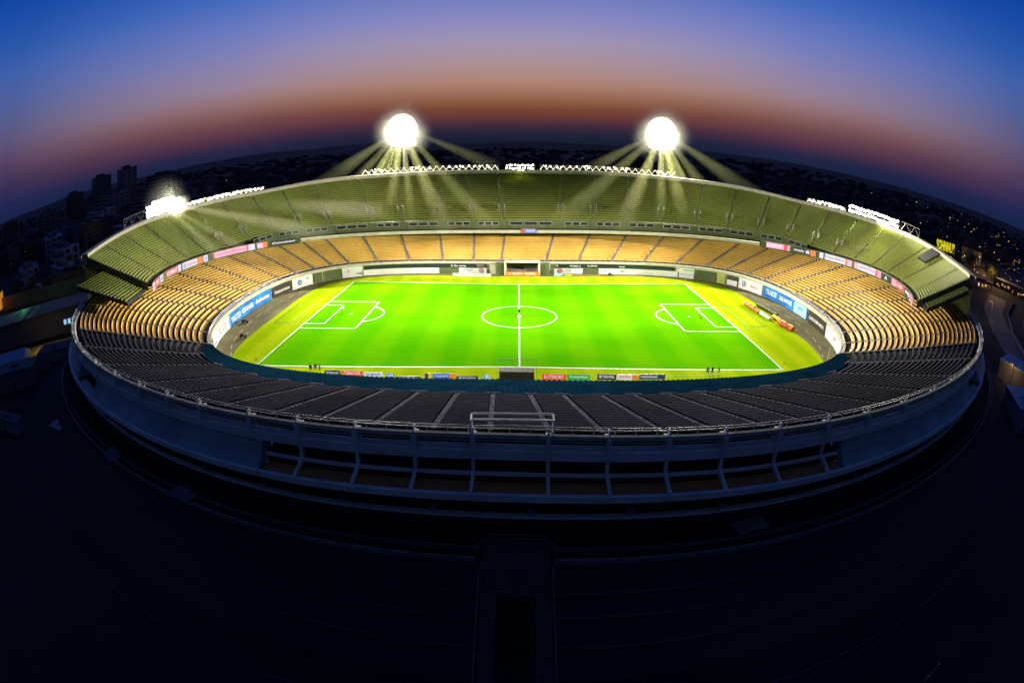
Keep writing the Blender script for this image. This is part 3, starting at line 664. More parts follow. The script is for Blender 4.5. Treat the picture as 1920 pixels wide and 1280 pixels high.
for s in (-1, 1):
    gx = s*HL; px_ = s*(HL-13.6); q = s*(HL-5.0)
    for (x, h) in ((px_, 12.0), (q, 8.4)):
        seg(mb, x, -h, x, h); seg(mb, x, h, gx-s*.3, h); seg(mb, x, -h, gx-s*.3, -h)
    a = math.degrees(math.acos(4.4/8.2)); c = 0 if s < 0 else 180
    arc(mb, s*(HL-9.2), 0, 8.2, c-a+1, c+a-1); arc(mb, s*(HL-9.2), 0, .2, 0, 360, .18)
    # faded practice lines behind the goal lines
    e = gx+s*3.6; seg(mbp, e, -6.6, e, 8.2, .13); seg(mbp, e, 8.5, gx+s*.4, 8.5, .13); seg(mbp, e+s*2, -8.5, gx+s*.4, -8.5, .13)
    e = gx+s*8.0; seg(mbd, e, -8.0, e, 9.9, .12, .0255); seg(mbd, e, 9.9, gx+s*1.2, 9.9, .12, .0255); seg(mbd, e, -8.0, gx+s*4, -8.0, .12, .0255)
tag(mb.build('pitch_markings', M['paint']), kind='structure')
seg(mbp, -55, 43.0, 55, 43.0, .12); seg(mbp, -38, -39.8, -5.2, -41.4, .10); seg(mbp, 4.6, -41.2, 38, -38.6, .10)
tag(mbp.build('faded_markings', M['paintp']), kind='structure'); tag(mbd.build('dark_markings', M['paintd']), kind='structure')
mb = MB()
for d in (4.0, ):
    for t0 in range(-30, 212, 6):
        if 35 < t0 < 145 : continue
        ts = frange(t0, t0+3.2, .8); mb.grid([[V(off(I_, t, -d+o), .004) for t in ts] for o in (.1, -.1)])
tag(mb.build('track_markings', M['cream']), kind='structure')

# ------------------------------------------------------------------ pitch side things
def flatboard(label, x0, x1, y, h, m, text, tm, seg_=None, base=.02, name='touchline_board', yaw=0, grp='boards along the near touchline'):
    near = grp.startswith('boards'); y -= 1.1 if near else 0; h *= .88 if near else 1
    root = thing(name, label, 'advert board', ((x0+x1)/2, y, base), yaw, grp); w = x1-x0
    lit = lambda k: 'lit_'+k if grp.startswith('boards') and 'lit_'+k in M else k  # glowing copies of the colours stand in for light on the boards
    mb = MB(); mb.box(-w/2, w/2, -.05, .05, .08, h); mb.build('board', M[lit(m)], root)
    for s in (-1, 1):
        mb = MB(); mb.box(s*w*.42-.04, s*w*.42+.04, -.05, .5, 0, .08); mb.tube([(s*w*.42, .06, h*.8), (s*w*.42, .48, .06)], .03, 4)
        mb.build('leg', M['steel'], root)
    if seg_:
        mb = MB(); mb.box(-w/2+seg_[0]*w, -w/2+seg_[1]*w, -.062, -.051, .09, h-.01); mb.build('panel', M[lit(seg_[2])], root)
    if text:
        a, b = (seg_[3], seg_[4]) if seg_ and len(seg_) > 3 else (.1, .9)
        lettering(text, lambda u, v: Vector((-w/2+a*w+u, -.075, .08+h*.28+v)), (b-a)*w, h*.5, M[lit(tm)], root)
    return root
# the near boards face the camera across their backs in the photo: text is on the outer face
flatboard('navy board with white letters, leftmost along the near touchline', -36.6, -33.7, -39.6, 1.25, 'ad_navy', 'Aontmen.com', 't_white')
flatboard('orange red board with pale letters left of the near dugout', -33.3, -29.4, -40.0, 1.35, 'ad_red', 'COMADOBE', 't_white')
flatboard('white board with a blue line of letters left of the near dugout', -29.0, -25.6, -40.4, 1.2, 'ad_white', 'DROMINIAES', 't_blue')
flatboard('short blue board standing alone left of the near dugout', -24.9, -23.5, -40.6, 1.1, 'ad_blue', 'bM', 't_white')
flatboard('low dark board hidden behind the blue cover, left of the near dugout', -22.8, -18.6, -41.6, .9, 'ad_navy', 'mensitnoment', 't_white')
flatboard('small navy and yellow board left of the near dugout', -17.8, -16.7, -41.0, 1.35, 'ad_navy', None, None, (.6, 1, 'yellow'))
flatboard('blue board with white letters and an orange end left of the near dugout', -16.3, -12.1, -41.3, 1.4, 'ad_blue', 'Young Sesitos', 't_white', (.74, 1, 'ad_orange', .06, .70))
flatboard('black board with white script next to the near dugout', -11.9, -7.9, -42.0, 1.15, 'ad_dark', 'alRaciCooyhilvioio', 't_white')
flatboard('small teal board beside the near dugout', -7.2, -5.8, -42.0, 1.5, 'ad_green', 'iT', 't_white', (.5, 1, 'ad_light'))
flatboard('red board with pale capitals right of the near dugout', 4.2, 8.7, -41.5, 1.5, 'ad_red', 'E-CTISICIRT', 't_white')
flatboard('green board with white script right of the near dugout', 8.9, 13.1, -41.3, 1.45, 'ad_green', 'Doocytrithum', 't_white')
flatboard('black board with a white badge and letters right of the near dugout', 14.5, 17.9, -40.8, 1.4, 'ad_dark', 'M THRUVNIL', 't_white')
flatboard('white board with an orange end right of the near dugout', 18.1, 22.0, -40.5, 1.25, 'ad_white', 'sanomerec', 't_red', (.70, 1, 'ad_orange', .08, .62))
flatboard('dark green board, rightmost along the near touchline', 22.2, 26.9, -40.2, 1.25, 'ad_green', 'Smenooothunem', 't_white', (.0, 1, 'ad_navy', .05, .7))
flatboard('white and pink low board on the far verge left of the tunnel', -22.5, -9.6, 46.6, 1.0, 'ad_white', 'io  b.K    Bhg flap', 't_pink', grp='low boards on the far verge')
flatboard('orange low board on the far verge in front of the tunnel', -4.6, 7.0, 48.0, 1.5, 'ad_orange', 'S TBOFF4  BADOL', 't_white', grp='low boards on the far verge')
flatboard('light blue low board on the far verge right of the tunnel', 12.0, 15.2, 47.8, 1.0, 'ad_light', None, None, grp='low boards on the far verge')
flatboard('small pale green low board on the far verge right of the tunnel', 15.5, 18.0, 47.6, .8, 'paintp', None, None, grp='low boards on the far verge')
# dugout behind the near touchline
dg = thing('dugout', 'dark roofed dugout with bench inside a pale frame at the near touchline', 'dugout', (-.6, -42.6, 0))
mb = MB(); mb.box(-3.3, 3.3, -1.0, 1.0, 1.9, 2.05); mb.box(-3.3, 3.3, -1.0, -.85, 0, 1.9); mb.box(-3.3, -3.2, -.85, 1.0, 0, 1.9); mb.box(3.2, 3.3, -.85, 1.0, 0, 1.9)
mb.build('shelter', M['ad_dark'], dg)
mb = MB()
for i in range(9): mb.box(-3.0+i*.68, -2.5+i*.68, -.7, -.2, .4, .5); mb.box(-3.0+i*.68, -2.5+i*.68, -.78, -.7, .5, 1.0)
mb.build('bench', M['steel'], dg)
mb = MB()
for i in range(7): mb.box(-3.2+i*1.05, -3.1+i*1.05, -1.06, 1.02, 2.05, 2.12)
mb.build('roof_rib', M['black'], dg)
mb = MB(); mb.tube([(-3.8, 1.4, 0), (-3.8, 1.4, 3.7), (3.8, 1.4, 3.7), (3.8, 1.4, 0)], .075, 6); mb.build('frame', M['cream'], dg)
# rolled pitch sheets on the right of the track
def roll(label, a, b, r, m):
    a, b = Vector(a), Vector(b); root = thing('rolled_sheet', label, 'rolled sheet', (a+b)/2, 0, 'rolled sheets on the track'); c = (a+b)/2
    n = 14; pts = [lerp(a, b, i/n)-c+Vector((random.uniform(-.12, .12), random.uniform(-.12, .12), r)) for i in range(n+1)]
    mb = MB(); mb.tube(pts, r, 9, r2=r*.8); mb.build('roll', M[m], root, True)
    mb = MB()
    for i in range(2, n, 4): mb.tube([pts[i]-Vector((.03, .05, 0)), pts[i]+Vector((.03, .05, 0))], r*1.06, 9)
    mb.build('strap', M['black'], root)
roll('orange rolled sheet on the right track, upper end', (63.0, 12.5, 0), (63.5, 3.0, 0), .55, 'orange')
roll('white rolled sheet beside the orange one on the right track', (63.9, 3.2, 0), (64.2, -2.6, 0), .5, 'white')
roll('long yellow rolled sheet on the right track', (66.0, -.5, 0), (67.2, -10.5, 0), .6, 'yellow')
roll('rust red rolled sheet below the yellow one on the right track', (65.4, -5.5, 0), (66.4, -11.5, 0), .5, 'ad_red')
roll('dark folded net lying along the right track', (66.5, 11.5, 0), (68.0, 1.0, 0), .5, 'wallgreen')
def trolley(label, x, y, rz):
    t = thing('trolley', label, 'trolley', (x, y, 0), rz, 'trolleys on the track')
    mb = MB(); mb.box(-.8, .8, -.45, .45, .35, .5); mb.box(-.7, .1, -.4, .4, .5, .95); mb.build('deck', M['black'], t)
    for sx in (-.6, .6):
        for sy in (-.42, .42):
            mb = MB(); mb.tube([(sx, sy-.05, .18), (sx, sy+.05, .18)], .18, 10); mb.build('wheel', M['black'], t)
    mb = MB(); mb.tube([(.78, -.35, .5), (1.1, -.35, 1.1), (1.1, .35, 1.1), (.78, .35, .5)], .03, 5); mb.build('handle', M['steel'], t)
trolley('black trolley on the left track below the blue board', -68.6, -7.9, .6)
trolley('black trolley at the edge of the grass on the left', -63.6, -19.3, .2)
trolley('small dark trolley on the far verge right of the tunnel', 31, 48, .1)
def flag(label, x, y):
    t = thing('corner_flag', label, 'corner flag', (x, y, 0), 0, 'corner flags')
    mb = MB(); mb.tube([(0, 0, 0), (0, 0, 1.6)], .03, 5); mb.build('pole', M['cream'], t)
    mb = MB(); mb.grid([[(0, 0, 1.55), (.2, .04, 1.52), (.42, -.02, 1.48)], [(0, 0, 1.2), (.2, .05, 1.18), (.4, 0, 1.2)]]); mb.build('flag', M['yellow'], t)
for x, y, l in ((-HL, HW, 'yellow corner flag at the far left corner'), (HL, HW, 'yellow corner flag at the far right corner'), (-HL, -HW, 'yellow corner flag at the near left corner'), (HL, -HW, 'yellow corner flag at the near right corner')): flag(l, x, y)
def stake(label, x, y, lean):
    t = thing('net_post', label, 'post', (x, y, 0), 0, 'leaning posts at the ends of the track')
    mb = MB(); mb.tube([(0, 0, 0), (lean*.5, .2, 2.6)], .07, 5); mb.tube([(lean*.6, -.3, 0), (lean*.28, .1, 1.5)], .05, 5); mb.build('post', M['cream'], t)
stake('pale leaning post at the left end of the track', -67.5, -29.5, -.8); stake('pale leaning post at the right end of the track', 66.5, -30.5, .8)

# people: one skinned body each
def person_mesh(pose, top, bottom):
    v = []; e = []; r = []
    def add(p, rad, par=None):
        v.append(p); r.append(rad); i = len(v)-1
        if par is not None: e.append((par, i))
        return i
    st = .16+.1*pose
    pel = add((0, 0, .95), .15); sp = add((0, .01, 1.18), .145, pel); ch = add((0, 0, 1.38), .165, sp); nk = add((0, 0, 1.52), .062, ch)
    hd = add((0, -.015, 1.63), .095, nk); add((0, -.01, 1.74), .085, hd)
    add((0, -.105, 1.63), .022, hd)
    for s in (-1, 1):
        hp = add((s*.10, 0, .90), .105, pel); kn = add((s*st, -.05*pose*s, .50), .065, hp); an = add((s*st, .06*pose*s, .09), .045, kn); add((s*st, -.17+.06*pose*s, .04), .04, an)
        sh = add((s*.19, 0, 1.42), .07, ch); el = add((s*(.25+.08*pose), .02, 1.13), .045, sh); wr = add((s*(.26+.15*pose), -.10, .90), .032, el)
        pm = add((s*(.265+.15*pose), -.12, .83), .036, wr)
        for k in range(4):
            f1 = add((s*(.265+.15*pose), -.155+.022*k, .775-.004*abs(k-1.5)), .010, pm); add((s*(.255+.15*pose), -.16+.022*k, .735-.006*abs(k-1.5)), .009, f1)
        th = add((s*(.25+.15*pose), -.165, .82), .011, pm); add((s*(.245+.15*pose), -.185, .785), .010, th)
    me = bpy.data.meshes.new('person'); me.from_pydata(v, e, []); ob = bpy.data.objects.new('person', me); COL.objects.link(ob)
    md = ob.modifiers.new('Skin', 'SKIN'); md.use_smooth_shade = True
    for i, x in enumerate(r): me.skin_vertices[0].data[i].radius = (x, x)
    me.skin_vertices[0].data[0].use_root = True
    sd = ob.modifiers.new('Sub', 'SUBSURF'); sd.levels = sd.render_levels = 1
    dgp = bpy.context.evaluated_depsgraph_get(); dgp.update()
    out = bpy.data.meshes.new_from_object(ob.evaluated_get(dgp)); bpy.data.objects.remove(ob)
    out.materials.clear()
    for m in (M['skin'], top, bottom): out.materials.append(m)
    for p in out.polygons:
        c = p.center; p.use_smooth = True
        p.material_index = 1 if (.98 < c.z < 1.5 and (abs(c.x) < .24 or c.z > 1.12)) else 2 if (c.z < .98 and abs(c.x) < .26 and (c.z > .5 or c.z < .1)) else 0
    return out
PM = {}
def person(label, x, y, rz, kit, pose, grp):
    k = (kit, pose)
    if k not in PM: PM[k] = person_mesh(pose, M[kit], M[kit])
    o = bpy.data.objects.new('person', PM[k]); COL.objects.link(o); o.location = (x, y, .02); o.rotation_euler[2] = rz
    tag(o, label, 'person', grp)
    mb = MB(); rows = []
    for i in range(5):
        a = i/4*PI/2; rows.append([(.108*math.cos(a)*math.cos(2*PI*j/10), .02+.112*math.cos(a)*math.sin(2*PI*j/10), 1.68+.115*math.sin(a)) for j in range(10)])
    mb.grid(rows, closed=True); mb.build('hair', M['hair'], o)
person('person in black standing on the centre spot', 0, 1.2, 0, 'kitb', 0, 'people on the pitch')
person('person in white by the left penalty area', -45.9, 2.2, 1.2, 'kitw', 1, 'people on the pitch')
person('person in white by the right penalty area', 46.4, 1.3, -1.2, 'kitw', 1, 'people on the pitch')
for i, (x, y, l) in enumerate(((-39.9, -39.1, 'person in black, left of the three at the near left touchline'), (-39.0, -38.9, 'person in black, middle of the three at the near left touchline'), (-38.1, -39.2, 'person in black, right of the three at the near left touchline'),
                               (35.6, -38.9, 'person in black, left of the three at the near right touchline'), (36.6, -38.7, 'person in black, middle of the three at the near right touchline'), (37.8, -38.9, 'person in black, right of the three at the near right touchline'))):
    person(l, x, y, i*.9, 'kitb', i % 2, 'people at the touchline')

# ------------------------------------------------------------------ floodlights
def lamp_mesh(r):
    mb = MB(); n = 10; rows = []
    for (rr, y) in ((r*.25, .55*r), (r*.8, .35*r), (r*1.08, -.1*r), (r, -.12*r)):
        rows.append([(rr*math.cos(2*PI*k/n), y, rr*math.sin(2*PI*k/n)) for k in range(n)])
    mb.grid(rows, 0, closed=True); mb.poly([(r*math.cos(2*PI*k/n), -.1*r, r*math.sin(2*PI*k/n)) for k in range(n)], 1); mb.poly(rows[0], 0)
    return mb
def lamps_on(root, spots, r):
    """spots: (location, yaw, tilt) in the root's own space; lamp faces local -y"""
    first = None
    for p, yaw, tilt in spots:
        if first is None: o = first = lamp_mesh(r).build('lamp', [M['black'], M['lampwhite']], root)
        else: o = first.copy(); COL.objects.link(o); o.parent = root
        o.location = p; o.rotation_euler = (tilt, 0, yaw)
def tower(label, x, y, zc, yaw):
    t = thing('floodlight_tower', label, 'floodlight', (x, y, -4), yaw, 'floodlight towers behind the far stand')
    mb = MB(); mb.tube([(0, .8, 0), (0, .8, zc-3)], .95, 12, r2=.42); mb.build('mast', M['steel'], t)
    H = zc+4; rad = 5.9; sp = []
    step = 1.28; rws = 11; pos = []
    for q_, cnt in ((0, 1), (1.15, 6), (2.25, 12), (3.35, 18), (4.4, 23), (5.3, 27)):
        for k in range(cnt): pos.append((q_*math.cos(2*PI*(k+.3*q_)/cnt), q_*math.sin(2*PI*(k+.3*q_)/cnt)))
    mb = MB()
    for i in range(-4, 5):
        zz = i*step*.87; w = math.sqrt(max(1, 5.6**2-zz*zz)); mb.tube([(-w, .45, H+zz), (w, .45, H+zz)], .09, 5)
    for xx in (-4, -1.5, 1.5, 4):
        w = math.sqrt(5.6**2-xx*xx); mb.tube([(xx, .6, H-w), (xx, .6, H+w)], .12, 5)
    mb.build('headframe', M['steel'], t)
    mb = MB(); mb.box(-5.2, 5.2, -1.0, .9, H-7.6, H-7.4)
    for z in (-6.9, -6.4): mb.tube([(-5.2, -1, H+z), (5.2, -1, H+z)], .05, 4)
    for k in range(9): mb.tube([(-5.2+k*1.3, -1, H-7.4), (-5.2+k*1.3, -1, H-6.4)], .05, 4)
    mb.build('service_platform', M['white'], t)
    for i in range(0): pass
    lamps_on(t, [((xx, -.1, H+zz), 0, R(-14)) for xx, zz in pos], .58)
    return t
T1 = Vector((-49.2, 110, 48.9)); T2 = Vector((59.7, 110, 48.9))
tower('tall floodlight mast with a round blazing head, behind the left half of the far stand', *T1, R(4)); tower('tall floodlight mast with a round blazing head, behind the right half of the far stand', *T2, R(-4))

def rimpt(t, d=0.0, dz=0.0): return V(off(U1, t, d), zrim(t)+.42+dz)
def bank(name, label, ta, tb, n, rowz, r, grp):
    mid = (ta+tb)/2; base = rimpt(mid); root = thing(name, label, 'floodlight', base, 0, grp)
    sp = []; ts = [lerp(ta, tb, (i+.5)/n) for i in range(n)]
    for z in rowz:
        for t in ts:
            nn = outward(U1, t); yaw = math.atan2(nn.y, nn.x)-PI/2
            # lamp faces local -y: turn it to look inward
            if z > 4 and not (2 < ts.index(t) < 14): continue
            sp.append((rimpt(t+random.uniform(-.1, .1), -.5, z+random.uniform(-.2, .2))-base, yaw+random.uniform(-.25, .25), R(-14)))
    mb = MB(); tt = frange(ta, tb, .7)
    for z in (*rowz, 0.25): mb.tube([rimpt(t, -.1, z)-base for t in tt], .07, 5)
    for t in frange(ta, tb, 1.1):
        mb.tube([rimpt(t, -.1, 0)-base, rimpt(t, -.1, rowz[-1]+.4)-base], .08, 5); mb.tube([rimpt(t, .9, 0)-base, rimpt(t, 0, rowz[-1])-base], .07, 5)
    mb.build('frame', M['steel'], root)
    lamps_on(root, sp, r)
    return root
bank('floodlight_bank', 'blazing bank of four rows of floodlights on the left end of the upper rim', 171.4, 161.8, 17, (.9, 2.1, 3.3, 4.5), .62, 'floodlight banks on the upper rim')
bank('floodlight_bank', 'bank of two rows of floodlights on the right end of the upper rim', 25.0, 11.0, 26, (.9, 2.5), .50, 'floodlight banks on the upper rim')
bank('floodlight_bank', 'small bank of floodlights on the middle of the far rim', 94.6, 89.1, 11, (.7, 1.8), .34, 'floodlight banks on the upper rim')
def truss(label, ta, tb, step, h, lampstep, grp='light trusses on the upper rim', lit=True):
    mid = (ta+tb)/2; base = rimpt(mid); root = thing('light_truss', label, 'light truss', base, 0, grp)
    tt = frange(ta, tb, step); mb = MB(); pts = []
    for i, t in enumerate(tt): pts.append(rimpt(t, -.3, h*(1 if i % 2 else .12)+random.uniform(-.12, .12))-base)
    mb.tube(pts, .14 if lit else .1, 5); mb.build('light_string' if lit else 'brace', M['string' if lit else 'steel'], root)
    mb = MB()
    for z in (.1, h): mb.tube([rimpt(t, -.1, z)-base for t in frange(ta, tb, 1)], .06, 5)
    for t in tt[::2]: mb.tube([rimpt(t, -.1, 0)-base, rimpt(t, -.1, h)-base], .05, 4)
    mb.build('truss_frame', M['steel'], root)
    if lampstep:
        sp = []
        for t in lampstep:
            nn = outward(U1, t); sp.append((rimpt(t, -.6, h*random.uniform(.35, 1.0))-base, math.atan2(nn.y, nn.x)-PI/2, R(-12)))
        lamps_on(root, sp, .26)
rnd = lambda a, b, n: [random.uniform(a, b) for _ in range(n)]
truss('zigzag of lights along the far rim left of the middle bank', 122.0, 96.0, .62, 1.9, rnd(121.5, 118, 7)+rnd(113, 109, 9)+rnd(107, 97, 10))
truss('zigzag of lights along the far rim right of the middle bank', 88.0, 62.5, .62, 1.9, rnd(66, 62.7, 6)+rnd(76, 71, 10)+rnd(87, 78, 10))
truss('dotted string of lights between the left bank and the far rim', 160.3, 142.0, .55, 1.3, rnd(160, 142.2, 70))
truss('dotted string of lights beside the right bank on the far rim', 35.0, 25.8, .5, 1.3, rnd(34.8, 26, 44))
truss('bare steel bracing beside the left bank', 178.5, 171.8, 1.3, 3.0, None, lit=False)
truss('bare steel bracing beside the right bank', 10.2, 4.5, 1.3, 3.0, None, lit=False)

def spot(p, aim, power, ang, blend, col=(1, .95, .78), size=1.2):
    l = bpy.data.lights.new('flood_beam', 'SPOT'); l.energy = power; l.spot_size = R(ang); l.spot_blend = blend; l.color = col; l.shadow_soft_size = size
    o = bpy.data.objects.new('flood_beam', l); COL.objects.link(o); o.location = p
    o.rotation_euler = (Vector(aim)-Vector(p)).to_track_quat('-Z', 'Y').to_euler()
    return o
KW = .17e6
LB = rimpt(166.5, -1.5, 3.2); RB = rimpt(18, -1.5, 2.6); CB = rimpt(91.8, -1.5, 2.0)
#SPOTS
for P, sx in ((T1, -1), (T2, 1)):
    Pl = P+Vector((0, -1.2, 0))
    spot(Pl, (sx*28, -14, 0), 7.4*KW, 30, .9); spot(Pl, (sx*12, 14, 0), 1.6*KW, 44, .9); spot(Pl, (sx*60, -4, 0), 6.4*KW, 44, .9)
    spot(Pl, (sx*45, 52, 0), 1.0*KW, 160, .25)
    spot(Pl, (sx*10, -80, 0), .6*KW, 50, .5); spot(Pl, (-sx*(110 if sx < 0 else 102), -33, 10), 3.6*KW, 11, .8)
spot(LB, (-10, -4, 0), 1.8*KW, 48, .9); spot(LB, (44, 51, 3), 6.5*KW, 40, .9); spot(LB, (92, -22, 6), 9.5*KW, 34, .85); spot(LB, (-14, 53, 1.8), 6.5*KW, 13, .8); spot(LB, (34, 51, 1.8), 6.5*KW, 10, .8); spot(LB, (-60, 40, 5), .8*KW, 70, .9)
spot(RB, (12, -4, 0), 1.8*KW, 48, .9); spot(RB, (-38, 51, 3), 7.0*KW, 40, .9); spot(RB, (-86, -26, 3), 9.5*KW, 30, .85); spot(RB, (17, 53, 1.8), 6.5*KW, 13, .8); spot(RB, (-30, 51, 1.8), 6.5*KW, 10, .8); spot(RB, (62, 40, 5), .8*KW, 70, .9)
spot(RB+Vector((0, 0, 2)), (106, -10, 16), 1.2*KW, 110, .9, (1, .97, .7)); spot(LB, (108, 4, 18), 7.5*KW, 15, .9, (1, .97, .62)); spot(RB, (-100, 8, 18), .5*KW, 16, .9)
spot(CB, (1, 40, 4), .30*KW, 120, .9)
for p_, e_ in ((T1, .03), (T2, .03), (LB+Vector((4, 0, 3.5)), .012), (RB+Vector((1, 0, 3)), .002)):
    l = bpy.data.lights.new('head_glow', 'POINT'); l.energy = e_*KW; l.color = (1, .96, .78); l.shadow_soft_size = 1.5
    o = bpy.data.objects.new('head_glow', l); COL.objects.link(o); o.location = Vector(p_)+Vector((0, -2.0, 0))

# ------------------------------------------------------------------ light shafts, put in as cones of mist
SH = thing('light_shafts', 'pale cones of added mist shaped as light shafts under the floodlights', 'mist', kind='stuff')
mist_m = mist('beam_mist', (.92, 1.0, .33), .046, 'cone', .6)
mist_l = mist('bank_beam_mist', (1.0, 1.0, .66), .022, 'cone', .4)
mist_h = mist('head_glow_mist', (1.0, 1.0, .78), .085, 'ball')
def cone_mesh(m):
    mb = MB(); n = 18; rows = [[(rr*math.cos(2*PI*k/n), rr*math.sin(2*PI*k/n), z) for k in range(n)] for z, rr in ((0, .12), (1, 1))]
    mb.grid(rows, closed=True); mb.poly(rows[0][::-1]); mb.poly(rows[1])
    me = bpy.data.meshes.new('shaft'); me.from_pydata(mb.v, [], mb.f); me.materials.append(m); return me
CM = {}
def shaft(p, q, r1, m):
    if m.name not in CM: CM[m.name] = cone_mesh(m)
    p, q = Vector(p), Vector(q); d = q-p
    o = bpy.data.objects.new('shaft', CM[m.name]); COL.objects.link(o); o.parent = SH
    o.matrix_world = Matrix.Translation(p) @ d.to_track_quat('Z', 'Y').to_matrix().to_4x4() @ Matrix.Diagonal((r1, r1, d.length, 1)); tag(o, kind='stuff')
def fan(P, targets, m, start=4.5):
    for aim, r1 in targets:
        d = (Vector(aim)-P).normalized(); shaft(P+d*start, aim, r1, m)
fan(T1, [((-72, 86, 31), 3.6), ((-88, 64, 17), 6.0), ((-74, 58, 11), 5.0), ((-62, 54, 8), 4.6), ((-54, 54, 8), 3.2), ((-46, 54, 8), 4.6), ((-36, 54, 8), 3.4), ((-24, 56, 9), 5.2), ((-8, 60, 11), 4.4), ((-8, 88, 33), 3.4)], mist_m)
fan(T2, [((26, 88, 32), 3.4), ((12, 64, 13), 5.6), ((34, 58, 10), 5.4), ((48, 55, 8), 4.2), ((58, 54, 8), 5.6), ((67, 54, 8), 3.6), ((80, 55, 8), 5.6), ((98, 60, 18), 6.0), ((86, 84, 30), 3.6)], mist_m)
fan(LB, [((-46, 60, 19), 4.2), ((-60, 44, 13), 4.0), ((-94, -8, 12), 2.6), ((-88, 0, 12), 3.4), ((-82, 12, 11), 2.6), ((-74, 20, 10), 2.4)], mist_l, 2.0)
# balls of added mist that put a glow round each blazing head
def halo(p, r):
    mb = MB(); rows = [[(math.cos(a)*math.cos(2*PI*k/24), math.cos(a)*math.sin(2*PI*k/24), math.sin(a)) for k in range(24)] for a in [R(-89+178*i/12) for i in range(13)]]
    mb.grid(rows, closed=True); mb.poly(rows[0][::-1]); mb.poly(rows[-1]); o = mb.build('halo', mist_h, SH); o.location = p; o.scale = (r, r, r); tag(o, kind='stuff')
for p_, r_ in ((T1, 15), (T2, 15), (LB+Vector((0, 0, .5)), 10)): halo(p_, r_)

# ------------------------------------------------------------------ ground and surroundings
def FE(t): return off(O_, t, 6.2)
gt = frange(0, 358, 2)
def ringmesh(name, fs, m, kind='structure'):
    mb = MB(); mb.grid([[f(t) for t in gt] for f in fs], closed=True); return tag(mb.build(name, M[m]), kind=kind)
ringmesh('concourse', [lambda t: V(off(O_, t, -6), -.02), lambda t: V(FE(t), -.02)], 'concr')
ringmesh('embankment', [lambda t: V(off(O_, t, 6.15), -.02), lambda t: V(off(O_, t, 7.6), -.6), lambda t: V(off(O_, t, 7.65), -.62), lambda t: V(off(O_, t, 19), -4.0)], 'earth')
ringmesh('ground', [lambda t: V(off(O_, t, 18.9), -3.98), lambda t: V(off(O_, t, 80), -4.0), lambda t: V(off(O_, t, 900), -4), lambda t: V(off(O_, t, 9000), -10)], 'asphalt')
for d, z in ((9.6, -1.15), (12.2, -1.98), (15.5, -2.95), (24, -3.98)):
    mb = MB(); mb.grid([[V(off(O_, t, d+o), z+h) for t in frange(196, 344, 1.2)] for o, h in ((0, -.3), (0, .16), (.3, .16), (.3, -.4))]); tag(mb.build('path_kerb', M['town2']), kind='structure')
# far hills
mb = MB(); rows = []
for d, hk in ((700, 0), (1300, .12), (2200, .38), (3300, .8), (4300, 1.0), (5200, .6)):
    row = []
    for az in frange(-75, 75, 1.5):
        a = R(az); x, y = d*math.sin(a), -137+d*math.cos(a)
        env = interp(az, [-60, -40, -12, 0, 14, 35, 60], [.42, .50, .8, 1.05, .78, .32, -.05])
        h = (env*86+noise.noise(Vector((x*.0014, y*.0014, 3)))*26*max(.15, env)+noise.noise(Vector((x*.006, y*.006, 9)))*6)*hk-5
        row.append((x, y, h))
    rows.append(row)
mb.grid(rows); tag(mb.build('hills', M['earth'], None, True), kind='structure')
hill_rows = rows
def hill_z(x, y):
    d = math.hypot(x, y+137); az = math.degrees(math.atan2(x, y+137))
    ds = (700, 1300, 2200, 3300, 4300, 5200)
    if d < 700: return -4
    for i in range(5):
        if d < ds[i+1]:
            j = max(0, min(99, int((az+75)/1.5))); u = (d-ds[i])/(ds[i+1]-ds[i])
            return lerp(hill_rows[i][j][2], hill_rows[i+1][j][2], u)
    return -4
# far low town: reads as one mass
mb = MB()
for i in range(3600):
    az = random.uniform(-66, 66); d = 430+1900*random.random()**1.5; a = R(az)
    if az > 38 and d < 560: continue
    x, y = d*math.sin(a), -137+d*math.cos(a)
    if d < 620 and abs(az) < 20: continue
    left = az < -30 and d < 1000
    if left and d < 500: continue
    w, l, h = random.uniform(8, 22), random.uniform(8, 26), random.uniform(4, 12)*(.8 if d < 600 else 1.0 if d < 1000 else .55)
    if left: w, l, h = w*1.3, l*1.1, random.uniform(6, 20)
    z = hill_z(x, y); Mx = Matrix.Translation((x, y, z)) @ Matrix.Rotation(random.uniform(0, PI), 4, 'Z')
    k = random.choice((0, 0, 1, 2)) if not left else random.choice((1, 3, 3, 4)); mb.box(-w/2, w/2, -l/2, l/2, -3, h, k, Mx); mb.box(-w/5, w/6, -l/4, l/5, h-.2, h+1.8, 2, Mx)
tag(mb.build('distant_town', [M['town'], M['town2'], M['town'], M['bldA'], M['bldB']]), 'mass of small dark roofs spreading to the hills behind the stadium', 'town', kind='stuff')
def town_lights(name, n, m, azr, dr, lab, k=.00155):
    mb = MB()
    for i in range(n):
        az = random.uniform(*azr); d = dr[0]+(dr[1]-dr[0])*random.random()**1.5; a = R(az)
        x, y = d*math.sin(a), -137+d*math.cos(a); s = d*k*(.20+.7*random.random()**3)*.5; z = hill_z(x, y)+random.uniform(5, 12)
        mb.box(x-s, x+s, y-s, y+s, z-s, z+s)
    tag(mb.build(name, M[m]), lab, 'town lights', kind='stuff')
town_lights('warm_town_lights', 210, 'cl_warm', (43, 62), (330, 1100), 'scatter of warm street lights in the town on the right')
town_lights('white_town_lights', 26, 'cl_white', (34, 62), (400, 1800), 'scatter of white lights in the town on the right')
town_lights('blue_town_lights', 26, 'cl_blue', (51, 58), (380, 620), 'cluster of blue lights in the town on the right')
town_lights('warm_town_lights', 60, 'win_warm', (-62, -34), (480, 900), 'faint warm windows in the crowded blocks on the left', .0011)
town_lights('faint_town_lights', 60, 'cl_white', (-60, 20), (600, 2600), 'few faint lights in the dark town on the left', .0008)

